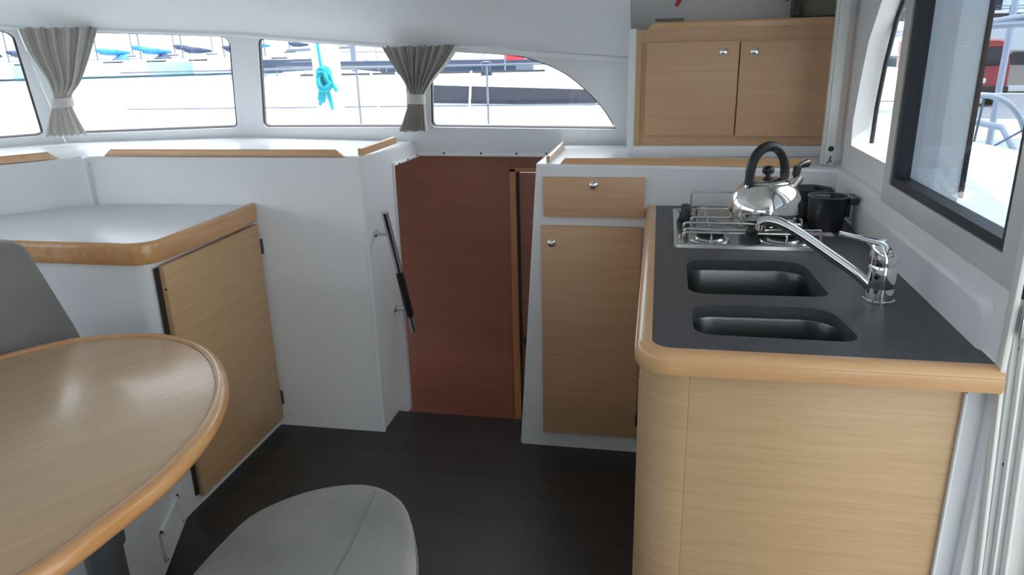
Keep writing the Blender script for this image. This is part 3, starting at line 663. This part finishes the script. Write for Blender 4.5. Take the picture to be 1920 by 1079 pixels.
def tie(parent, c, hw, ud, nd, h, tiltz):
    ud = Vector(ud).normalized(); nd = Vector(nd).normalized(); c = Vector(c); R = []
    for z, q in ((-h, .94), (-h*.95, 1.0), (h*.95, 1.0), (h, .94)):
        R.append([c+ud*hw*q*math.cos(2*PI*k/28)+nd*(hw*.8*q*math.sin(2*PI*k/28)+.006)+Vector((0, 0, z+tiltz*math.cos(2*PI*k/28))) for k in range(28)])
    obj('tie_band', G().rings(R), 'curtain_tie', parent, smooth=50)
ud1 = (.225, .146, 0); nd1 = (.50, -.84, 0)
c1 = curtain('curtain', 'grey tied curtain between the two left windows', [((-2.263, 2.583, 1.506), .134, .022), ((-2.299, 2.608, 1.414), .104, .022), ((-2.336, 2.639, 1.312), .060, .016), ((-2.368, 2.648, 1.259), .036, .004), ((-2.377, 2.652, 1.239), .033, .003), ((-2.394, 2.659, 1.208), .037, .004), ((-2.413, 2.674, 1.154), .054, .008), ((-2.433, 2.696, 1.088), .076, .010)], ud1, nd1, 10, 3)
tie(c1, (-2.380, 2.652, 1.224), .040, ud1, nd1, .018, .002)
ud2 = (1, 0, 0); nd2 = (0, -1, 0)
c2 = curtain('curtain', 'grey tied curtain in front of the middle window pillar', [((-.888, 2.770, 1.406), .152, .019), ((-.900, 2.790, 1.345), .112, .020), ((-.918, 2.815, 1.281), .062, .015), ((-.933, 2.833, 1.230), .033, .004), ((-.938, 2.838, 1.212), .031, .003), ((-.943, 2.846, 1.190), .034, .004), ((-.960, 2.868, 1.130), .047, .009), ((-.974, 2.880, 1.080), .060, .011)], ud2, nd2, 16, 11)
tie(c2, (-.938, 2.838, 1.209), .036, ud2, nd2, .019, -.002)
curtain_rail = None

# ------------------------------------------------------------------ table
tb = thing('dining_table', 'oval wooden dining table with an orange rounded rim', 'table', (-1.26, 1.0, 0))
TZ = .70
ov = crom([(-1.573, 1.385), (-1.46, 1.517), (-1.263, 1.571), (-1.081, 1.504), (-.936, 1.352), (-.846, 1.174), (-.809, .982), (-.816, .820), (-.833, .707), (-.90, .53), (-1.05, .40), (-1.25, .355), (-1.45, .41), (-1.62, .56), (-1.71, .80), (-1.71, 1.05), (-1.66, 1.24)], 6)
obj('top', slab(G(), inset(ov, .026), .668, .6975, .001), 'lam_table', tb, smooth=30)
RP = [(-.027, .668), (-.027, .6985), (-.024, .7015), (-.017, .7035), (-.008, .702), (-.002, .697), (.001, .689), (.001, .680), (-.003, .671), (-.010, .666)]
# path is clockwise or not: choose outward on the right-hand side
ar = sum(ov[i][0]*ov[(i+1) % len(ov)][1]-ov[(i+1) % len(ov)][0]*ov[i][1] for i in range(len(ov)))
pth = ov if ar > 0 else ov[::-1]
obj('rim', G().sweep([(x, y, 0) for x, y in pth], RP, True), 'edge_y', tb, smooth=50)
obj('pedestal', G().lathe([(.16, .001), (.16, .012), (.05, .02), (.042, .03), (.042, .30), (.050, .302), (.050, .62), (.13, .655), (.13, .668)], (-1.245, 1.225, 0), None, 28), 'pedestal', tb)

# ------------------------------------------------------------------ stool
st = thing('stool', 'grey suede stool in front of the dining table', 'stool', (-.63, 1.05, 0))
so_ = crom([(-.850, .960), (-.852, 1.110), (-.833, 1.225), (-.745, 1.325), (-.627, 1.366), (-.530, 1.322), (-.468, 1.215), (-.424, 1.085), (-.405, .930), (-.42, .77), (-.52, .70), (-.70, .70), (-.82, .78)], 6)
def cushion(g, pts, z0, z1, r, dome=.012):
    slab(g, pts, z0, z1-dome, r, 6, r*.6)
    g.f.pop()
    last = inset(pts, r); cx = sum(p[0] for p in last)/len(last); cy = sum(p[1] for p in last)/len(last)
    R = []
    for k in range(0, 7):
        t = k/7; R.append([(cx+(x-cx)*(1-t), cy+(y-cy)*(1-t), z1-dome+dome*(1-(1-t)**2)) for x, y in last])
    g.rings(R, cap0=False); return g
obj('seat_cushion', cushion(G(), so_, .375, .462, .030), 'suede', st, smooth=60)
obj('seat_seam', G().tube([(x, y, .4035) for x, y in inset(so_, -.001)], .003, 6, loop=True), 'suede_dark', st)
obj('base', slab(G(), inset(so_, .045), .001, .376), 'gelcoat', st, smooth=30)
li = inset(so_, .030); ccx = sum(p[0] for p in li)/len(li); ccy = sum(p[1] for p in li)/len(li)
def seat_z(x, y):
    a_ = math.atan2(y-ccy, x-ccx); b_ = min(li, key=lambda p: abs((math.atan2(p[1]-ccy, p[0]-ccx)-a_+PI) % (2*PI)-PI))
    q_ = min(1, math.hypot(x-ccx, y-ccy)/math.hypot(b_[0]-ccx, b_[1]-ccy)); return .450+.012*(1-q_*q_)
cr = crom([(-.592, 1.325, 0), (-.575, 1.22, 0), (-.562, 1.08, 0), (-.565, .92, 0), (-.58, .78, 0)], 6, False)
obj('crease', G().tube([(x, y, seat_z(x, y)+.0001) for x, y, _ in cr], .0016, 6), 'suede_dark', st)

# ------------------------------------------------------------------ settee (left) : base, seat and backrest
se = thing('settee', 'grey upholstered settee with white base behind the table', 'sofa', (-1.7, 1.0, 0))
bp = [(-1.4185, 1.83), (-1.417, 1.728), (-1.317, 1.479), (-1.28, 1.30), (-1.60, .9), (-1.65, .1), (-2.45, .1), (-2.45, 1.768), (-1.4635, 1.768)]
obj('base', slab(G(), bp, .001, .36), 'gelcoat', se, smooth=30)
sc = rpoly([(-1.47, 1.69), (-1.40, 1.48), (-1.42, 1.30), (-1.62, .9), (-1.66, .12), (-2.4, .12), (-2.4, 1.70)], .04)
obj('seat_cushion', slab(G(), sc, .361, .45, .02, 4, .02), 'suede_dark', se, smooth=60)
bk = [(1.700, .451), (1.668, .66), (1.600, .905), (1.587, .930), (1.560, .946), (1.490, .958), (1.1, .965), (.3, .965), (.26, .93), (.24, .451)]
R = []
for dx, ins in ((-.13, .02), (-.12, .006), (-.10, 0), (-.03, 0), (-.012, .004), (-.003, .012), (0, .024)):
    i_ = inset(bk, ins); R.append([(-1.60+dx-.12*(z-.70), y, max(z, .451)) for y, z in i_])
obj('backrest', G().rings(R), 'suede_dark', se, smooth=60)
# vent grille low on the settee base
e1 = Vector((-1.394, 1.6745, 0)); e2 = Vector((-1.3225, 1.494, 0)); dn = (e1-e2).normalized(); nn = Vector((.93, .367, 0))
vg = obj('vent_grille', G(), 'white_plastic', se) if False else None
def vbox(g, a, b, z0, z1, d0, d1):
    P = [e2+dn*a, e2+dn*b]; vs = [p+nn*d+Vector((0, 0, z)) for z in (z0, z1) for d in (d0, d1) for p in P]
    g.add(vs, [(0, 2, 3, 1), (4, 5, 7, 6), (0, 1, 5, 4), (2, 6, 7, 3), (0, 4, 6, 2), (1, 3, 7, 5)]); return g
Lv = (e1-e2).length
vg = obj('vent_grille', vbox(vbox(vbox(vbox(G(), 0, Lv, .028, .038, .0005, .0075), 0, Lv, .1195, .1265, .0005, .0075), 0, .012, .028, .1265, .0005, .0075), Lv-.012, Lv, .028, .1265, .0005, .0075), 'white_plastic', se, smooth=False); vg['label'] = 'white slatted vent grille'
obj('backing', vbox(G(), .010, Lv-.010, .036, .121, .0003, .0015), 'hinge', vg, smooth=False)
for k in range(9):
    z = .040+k*.0088; obj('slat', vbox(G(), .014, Lv-.014, z, z+.0058, .0015, .0070), 'white_plastic', vg, smooth=False)
for a_ in (.006, Lv-.006):
    for z in (.034, .118):
        p = e2+dn*a_+nn*.0076+Vector((0, 0, z)); obj('screw', G().lathe([(.0002, 0), (.0035, 0), (.0002, .002)], p, Matrix((Vector((-nn.y, nn.x, 0)), Vector((0, 0, 1)), nn)).transposed(), 10), 'rubber', vg)

# ------------------------------------------------------------------ outdoors
WZ = -1.0
struct('water', G().add([(-600, -400, WZ), (600, -400, WZ), (600, 600, WZ), (-600, 600, WZ)], [(0, 1, 2, 3)]), 'water', 'pale harbour water outside the windows', smooth=False)
struct('side_deck', G().box(-3.6, .9, 3.06, 3.75, .30, .40).box(-3.6, .9, 3.70, 3.75, -.9, .30), 'hull_white')

def hull(L, B, fb, sheer=.25, transom=.75, draft=.35):
    R = []; n = 15
    for i in range(n):
        t = i/(n-1); b = B/2*(transom+(1-transom)*min(1, t/.45)**.8) if t < .45 else B/2*max(.012, (1-((t-.45)/.55)**2.2))
        f = fb+sheer*max(0, t-.3)**1.5; x = -L/2+L*t; k = .84 if t < .8 else .84-1.6*(t-.8)
        k = max(.3, k); rake = .5*max(0, t-.85)*fb
        sec = [(x+rake*1.0, b, f), (x+rake*.4, b*.97, f*.5), (x-rake*.5, b*k, 0), (x-rake, b*k*.6, -draft)]
        R.append([(x_, y_, z_) for x_, y_, z_ in sec]+[(x_, -y_, z_) for x_, y_, z_ in reversed(sec)])
    return G().rings(R)
def sailboat(name, label, loc, rz, L, B, fb, hm, cover, mast_h, group=None, hood=None, sc=1.0, windows=True, mast_x=.08):
    t = thing(name, label, 'sailboat', loc, rz, group)
    P = dict(parent=t, local=True)
    h_ = obj('hull', hull(L, B, fb), hm, smooth=35, **P)
    bt = hull(L*1.002, B*1.006, .16); obj('waterline_stripe', bt, 'boot', smooth=35, **P)
    R = []
    for i, x in enumerate((-.22*L, -.20*L, .05*L, .20*L, .27*L)):
        wv = B*.31*(1 if i < 3 else (.8 if i == 3 else .45)); hz = fb+.1+(.40 if 0 < i < 3 else (.30 if i == 3 else .12))
        R.append([(x, wv, fb-.05), (x, wv*.86, hz), (x, -wv*.86, hz), (x, -wv, fb-.05)])
    c_ = obj('deckhouse', G().rings(R), 'hull_white', smooth=35, **P)
    if windows:
        for s_ in (1, -1): obj('side_window', G().box(-.14*L, .10*L, s_*B*.305-.02, s_*B*.305+.02, fb+.14, fb+.34), 'dark_glass', parent=c_, local=True)
    obj('mast', G().tube([(mast_x*L, 0, fb), (mast_x*L, 0, mast_h)], .11, 8), 'mast', smooth=True, **P)
    bm_ = obj('boom', G().tube([(mast_x*L, 0, fb+1.35), (mast_x*L-.38*L, 0, fb+1.30)], .06, 8), 'mast', **P)
    if cover: obj('sail_cover', G().tube([(mast_x*L+.1, 0, fb+1.9), (mast_x*L-.08*L, 0, fb+1.62), (mast_x*L-.22*L, 0, fb+1.52), (mast_x*L-.37*L, 0, fb+1.45)], .2, 10, radii=[.18, .46, .42, .20]), cover, parent=bm_, local=True)
    if hood: 
        R = [[(-.22*L+dx, B*.28*math.cos(a), fb+.25+hh*math.sin(a)) for a in [PI*k/8 for k in range(9)]] for dx, hh in ((0, 1.0), (.05*L, 1.0), (.11*L, .35))]
        obj('spray_hood', G().rings(R), hood, **P)
    st_ = obj('stay', G().tube([(L*.49, 0, fb+.2), (mast_x*L, 0, mast_h-.4)], .022, 5), 'mast', **P)
    obj('shroud', G().tube([(mast_x*L, B*.47, fb), (mast_x*L, 0, mast_h-1)], .018, 5), 'mast', **P)
    obj('shroud', G().tube([(mast_x*L, -B*.47, fb), (mast_x*L, 0, mast_h-1)], .018, 5), 'mast', **P)
    rl = []
    for i in range(9):
        tt = .02+.96*i/8; b = B/2*(.75+.25*min(1, tt/.45)**.8) if tt < .45 else B/2*max(.012, (1-((tt-.45)/.55)**2.2))
        rl.append((-L/2+L*tt, b*.95, fb+.1+.55+.25*max(0, tt-.3)**1.5))
    for s_ in (1, -1):
        g_ = G().tube([(x, y*s_, z) for x, y, z in rl], .02, 5)
        for x, y, z in rl: g_.tube([(x, y*s_, z-.62), (x, y*s_, z)], .018, 5)
        obj('guard_rail', g_, 'mast', **P)
    return t
FAR = [((-95.5, 84.5), 'hull_white', None, 14, None, 'far white sailboat with bare boom at the extreme left'),
       ((-90.4, 86.5), 'hull_teal', 'navy_cover', 16, None, 'far pale teal sailboat just left of the left curtain'),
       ((-85.3, 88.6), 'hull_white', 'navy_cover', 15, 'navy_cover', 'far white sailboat with dark cover just right of the left curtain'),
       ((-80.2, 90.7), 'hull_teal', None, 17, 'navy_cover', 'far pale teal sailboat with dark spray hood'),
       ((-75.1, 92.7), 'hull_white', 'blue_cover', 15, 'blue_cover', 'far white sailboat with blue spray hood left of the bright blue cover'),
       ((-70.0, 94.8), 'hull_white', 'blue_cover', 16, 'navy_cover', 'far white sailboat with the largest bright blue sail cover'),
       ((-64.9, 96.8), 'hull_teal', 'navy_cover', 14, None, 'far pale sailboat with short dark sail cover'),
       ((-59.8, 98.8), 'hull_white', 'navy_cover', 17, 'navy_cover', 'far white sailboat before the window pillar'),
       ((-54.7, 100.9), 'hull_navy', None, 15, None, 'far navy hulled sailboat beside the window pillar')]
for i, ((x, y), hm, cv, mh, hd_, lab) in enumerate(FAR):
    sailboat('sailboat', lab, (x, y, WZ), math.radians(-103), 14.0, 4.1, 1.75, hm, cv, mh+4, 'sailboats moored across the harbour', hd_)
BACK = [(-97, 104), (-90, 108), (-84, 111), (-78, 113.5), (-72, 115), (-66, 117), (-60, 118.5), (-54, 120)]
for i, (x, y) in enumerate(BACK):
    sailboat('sailboat', '%s sailboat from the left in the far back row' % ('first second third fourth fifth sixth seventh eighth'.split()[i]), (x*1.12, y*1.12, WZ), math.radians(128)+.5, 14.0, 4.1, 2.6, 'hull_white', ('navy_cover', None, 'blue_cover')[i % 3], 19+(i*37 % 5), 'back row of moored sailboats')
struct('far_quay', G().box(-190, -30, 146, 150, WZ, .2), 'concrete')
# nearer boats seen through the middle windows
sailboat('sailboat', 'pale teal sailboat behind the window left of the teal rope', (-12.6, 28.0, WZ), math.radians(-14), 8.5, 3.6, 1.25, 'hull_seagreen', None, 14, None, None, mast_x=.12)
sailboat('sailboat', 'navy hulled boat with white fenders behind the middle curtain', (-14.0, 44, WZ), math.radians(170), 13, 4.0, 1.7, 'hull_navy', None, 16, None, None)
# neighbouring yacht alongside, long dark cabin window
ny = thing('motor_yacht', 'white yacht alongside with a long dark window strip, in the teardrop window', 'yacht', (-1.0, 8.6, WZ))
g = hull(13, 3.6, 1.45, .1, .9); obj('hull', g, 'hull_white', ny, smooth=35, local=True)
R = [[(x, -w_, 1.42), (x+.12*s_, -w_*.93, 1.85), (x+.3*s_, -w_*.80, 2.12), (x+.3*s_, w_*.80, 2.12), (x, w_, 1.42)] for x, w_, s_ in ((-4.2, .7, 1), (-2.6, 1.1, 1), (2.6, 1.2, -1), (3.6, 1.1, -1))]
nd_ = obj('deckhouse', G().rings(R), 'hull_white', ny, smooth=35, local=True)
wp = rpoly([(-1.62, 1.83), (.40, 1.78), (.40, 1.93), (-1.35, 2.00)], [.05, .05, .03, .1])
obj('window_strip', G().rings([[(x, -1.20+.35*(z-1.42)+d, z+.05) for x, z in wp] for d in (-.03, .06)]), 'dark_glass', nd_, smooth=30, local=True)
wp = rpoly([(.55, 1.78), (1.6, 1.76), (1.5, 1.92), (.55, 1.93)], .03)
obj('window_strip', G().rings([[(x, -1.20+.35*(z-1.42)+d, z+.05) for x, z in wp] for d in (-.03, .06)]), 'dark_glass', nd_, smooth=30, local=True)
g = G(); 
for x in (-3.2, -1.9, -.6, .7, 2.0): g.tube([(x, -1.62, 1.45), (x, -1.62, 2.25)], .012, 6)
g.tube([(-4.5, -1.62, 2.25), (3.0, -1.62, 2.25)], .010, 6).tube([(-4.5, -1.62, 1.88), (3.0, -1.62, 1.88)], .008, 6)
obj('guard_rail', g, 'mast', ny, local=True)
obj('boom', G().tube([(-3.5, .2, 2.27), (1.6, .2, 2.22)], .035, 8), 'hull_navy', ny, local=True)
obj('handrail', G().tube([(-3.0, -.6, 2.16), (-.2, -.6, 2.16)], .014, 6), 'dark_glass', ny, local=True)
obj('winch', G().lathe([(.07, 2.12), (.05, 2.18), (.06, 2.26), (.0002, 2.27)], (-.85, -.55, 0), None, 14), 'hull_navy', ny, local=True)
for x0, x1 in ((-1.5, -1.0), (-1.75, -1.62), (-.75, -.8)): obj('rope', G().tube([(x0, -1.63, 2.2), ((x0+x1)/2, -1.66, 1.85), (x1, -1.63, 1.62)], .012, 6), 'white_rope', ny, local=True)
fl = thing('flag', 'small red flag above the yacht in the teardrop window', 'flag', (-1.70, 8.5, 1.13))
obj('staff', G().tube([(-1.735, 8.5, 1.13), (-1.735, 8.5, 1.65)], .010, 6), 'mast', fl)
obj('cloth', G().rings([[(-1.73+.22*k/6, 8.5+.02*math.sin(k*1.3)+d, z) for k in range(7)]+[(-1.73+.22*k/6, 8.505+.02*math.sin(k*1.3)+d, z) for k in reversed(range(7))] for d, z in ((0, 1.27), (.004, 1.41))]), 'flag_red', fl)
# mast of a dinghy close by with a teal rope made up on it
mp_ = thing('dinghy_mast', 'thick white mast with rope close outside the window', 'mast', (-2.76, 6.0, -.1))
obj('spar', G().tube([(-2.76, 6.0, -.6), (-2.75, 6.0, 4.5)], .115, 18), 'hull_white', mp_)
obj('foot', G().lathe([(.22, -.6), (.22, -.5), (.13, -.45), (.13, -.40)], (-2.76, 6.0, 0)), 'hull_white', mp_)
struct('pontoon', G().box(-5.0, -1.9, 5.6, 6.5, -.85, -.6), 'concrete')
rp = thing('teal_rope', 'teal rope coil knotted on the white mast', 'rope', (-2.72, 5.86, .95))
obj('fall', G().tube([(-2.766, 5.865, 2.6), (-2.762, 5.862, 1.56), (-2.735, 5.85, 1.27)], .013, 8), 'teal_rope', rp)
rnd = random.Random(5)
for k in range(9):
    ph = rnd.uniform(0, 6.28); a_ = rnd.uniform(.035, .06); b_ = rnd.uniform(.06, .10)
    obj('loop', G().tube([(-2.722+a_*math.cos(q)+.007*(k % 5), 5.858-.007*k+.02*math.sin(2*q+ph), 1.185+b_*math.sin(q)) for q in [2*PI*j/18 for j in range(18)]], .0135, 8, loop=True), 'teal_rope', rp)
for dx, z1, xo in ((-.03, .98, -.03), (-.01, 1.0, -.02), (.02, .94, .03), (-.045, 1.02, -.02), (-.02, .99, -.04), (.03, .97, .02), (-.035, 1.0, -.005)):
    obj('tail', G().tube([(-2.72+dx*.5, 5.85, 1.19), (-2.72+dx, 5.845, 1.09), (-2.72+dx+xo, 5.85, z1)], .0145, 8), 'teal_rope', rp)
obj('tail', G().tube([(-2.70, 5.84, 1.20), (-2.64, 5.84, 1.14), (-2.615, 5.845, 1.09)], .017, 8), 'teal_rope', rp)

# ------------------------------------------------------------------ cockpit and quay through the sliding window
struct('cockpit_deck', G().box(.62, 3.4, -2.5, 3.3, -.10, -.05).box(.62, 3.4, 3.3, 3.4, -.8, .45), 'tan')
co_ = struct('cockpit_coaming', G().add([(1.0, 1.9, .35), (1.55, 1.9, .35), (1.55, 3.7, .40), (1.0, 3.7, .78), (1.0, 1.9, .86), (1.55, 1.9, .62), (1.75, 3.75, .86), (1.2, 3.9, .97)], [(0, 1, 2, 3), (4, 5, 6, 7), (0, 1, 5, 4), (1, 2, 6, 5), (2, 3, 7, 6), (3, 0, 4, 7)]), 'hull_white', 'white sunlit cockpit moulding outside the sliding window', smooth=30)
wh = thing('helm_wheel', 'large steel steering wheel behind the sliding window', 'steering wheel', (1.66, 4.2, .40))
wc = Vector((1.66, 4.36, .76)); ax = Vector((-.35, .94, 0)); hx = Vector((.94, .35, 0)).normalized(); 
obj('rim', G().tube([wc+hx*.335*math.cos(q)+Vector((0, 0, .335*math.sin(q))) for q in [2*PI*k/40 for k in range(40)]], .016, 10, loop=True), 'steel_blue', wh)
for k in range(6):
    q = 2*PI*k/6+.45; obj('spoke', G().tube([wc, wc+hx*.33*math.cos(q)+Vector((0, 0, .33*math.sin(q)))], .006, 8), 'mast', wh)
obj('hub', G().lathe([(.0002, -.03), (.05, -.03), (.05, .03), (.0002, .03)], wc, Matrix(((1, 0, 0), (0, 0, 1), (0, -1, 0)))), 'steel', wh)
obj('pedestal', G().tube([wc+Vector((0, .06, -.75)), wc+Vector((0, .06, .05))], .05, 12), 'hull_white', wh)
pp = thing('stern_rail', 'tubular steel stern rail behind the steering wheel', 'rail', (1.9, 5.2, -.1))
g = G().tube([(1.2, 5.7, .93), (1.75, 5.35, .92), (2.05, 5.0, .86), (2.12, 4.9, .70), (2.14, 4.85, .1)], .02, 8).tube([(1.2, 5.7, .60), (2.13, 4.88, .60)], .014, 8)
obj('rail_tube', g, 'steel_blue', pp)
obj('stanchion', G().tube([(1.72, 5.38, .1), (1.79, 5.3, 2.4)], .013, 8), 'mast', pp)
obj('stanchion', G().tube([(2.35, 5.9, .1), (2.45, 6.1, 2.6)], .024, 8), 'steel_blue', pp)
obj('awning_tube', G().tube([(1.0, 5.8, 1.42), (1.8, 5.6, 1.45), (2.6, 5.4, 1.47)], .025, 8).tube([(1.0, 5.8, 1.38), (1.8, 5.6, 1.43), (2.6, 5.4, 1.56)], .02, 8), 'steel_blue', pp)
obj('guard_wire', G().tube([(1.0, 5.9, 1.02), (2.6, 5.3, 1.03)], .008, 6), 'white_rope', pp)
struct('quay', G().box(4.0, 60, 19.0, 60, WZ-.5, -.45).box(4.0, 60, 18.6, 19.0, WZ-.5, -.40), 'concrete', 'grey concrete quay behind the boat')
struct('pontoon_walkway', G().box(3.2, 12, 13.5, 15.0, -.75, -.45), 'hull_white')
vn = thing('van', 'red van parked on the quay behind the sliding window', 'van', (8.55, 25.0, -.45))
def vprism(pts, y0, y1): return G().rings([[(x, y, z) for x, z in pts] for y in (y0, y1)])
bodyp = rpoly([(-.95, .35), (.80, .35), (.82, 1.0), (.66, 1.72), (.45, 1.78), (-.95, 1.80)], [.05, .1, .1, .15, .1, .05])
obj('body', G().rings([[(x*s_, y, z if z < 1 else 1+(z-1)*s_) for x, z in bodyp] for y, s_ in ((-2.1, .94), (-2.0, 1), (2.0, 1), (2.1, .94))]), 'van_red', vn, smooth=35, local=True)
obj('rear_window', G().box(-.70, .50, -2.14, -2.09, 1.08, 1.58, .04), 'dark_glass', vn, local=True)
obj('bumper', G().box(-.9, .80, -2.20, -2.05, .35, .55, .04), 'tyre', vn, local=True)
obj('number_plate', G().box(-.28, .22, -2.135, -2.10, .62, .76, .01), 'hull_white', vn, local=True)
for x in (-.80, .70):
    for y in (-1.4, 1.4): obj('wheel', G().lathe([(.0002, -.09), (.32, -.09), (.34, 0), (.32, .09), (.0002, .09)], (x, y, .32), MX, 20), 'tyre', vn, local=True)
cb = thing('car', 'pale grey car parked right of the red van', 'car', (12.2, 28.5, -.45))
carp = rpoly([(-2.0, .3), (2.0, .3), (2.05, .75), (1.2, .92), (.6, 1.40), (-1.0, 1.42), (-1.7, .95), (-2.05, .85)], .12)
obj('body', vprism(carp, -.85, .85), 'tan', cb, smooth=35, local=True)
obj('side_window', G().rings([[(x, y, z) for x, z in rpoly([(-1.4, .95), (1.0, .93), (.52, 1.33), (-.92, 1.35)], .05)] for y in (-.87, -.80)]), 'dark_glass', cb, local=True)
for x in (-1.25, 1.25): obj('wheel', G().lathe([(.0002, -.1), (.3, -.1), (.32, 0), (.3, .1), (.0002, .1)], (x, -.80, .32), MY, 20), 'tyre', cb, local=True)
sailboat('sailboat', 'white sailing boat standing behind the red van', (17.5, 46, .2), math.radians(178), 15, 4.2, 2.0, 'hull_white', None, 14, None, None)
bl = tag(obj('building', G().box(-20, 70, 75, 90, -.2, 7), 'hull_white'), 'pale low harbour building far behind the quay', 'building')
for x in range(-16, 68, 6): obj('pane', G().box(x, x+3, 74.9, 75.02, 2.0, 4.6), 'dark_glass', bl)
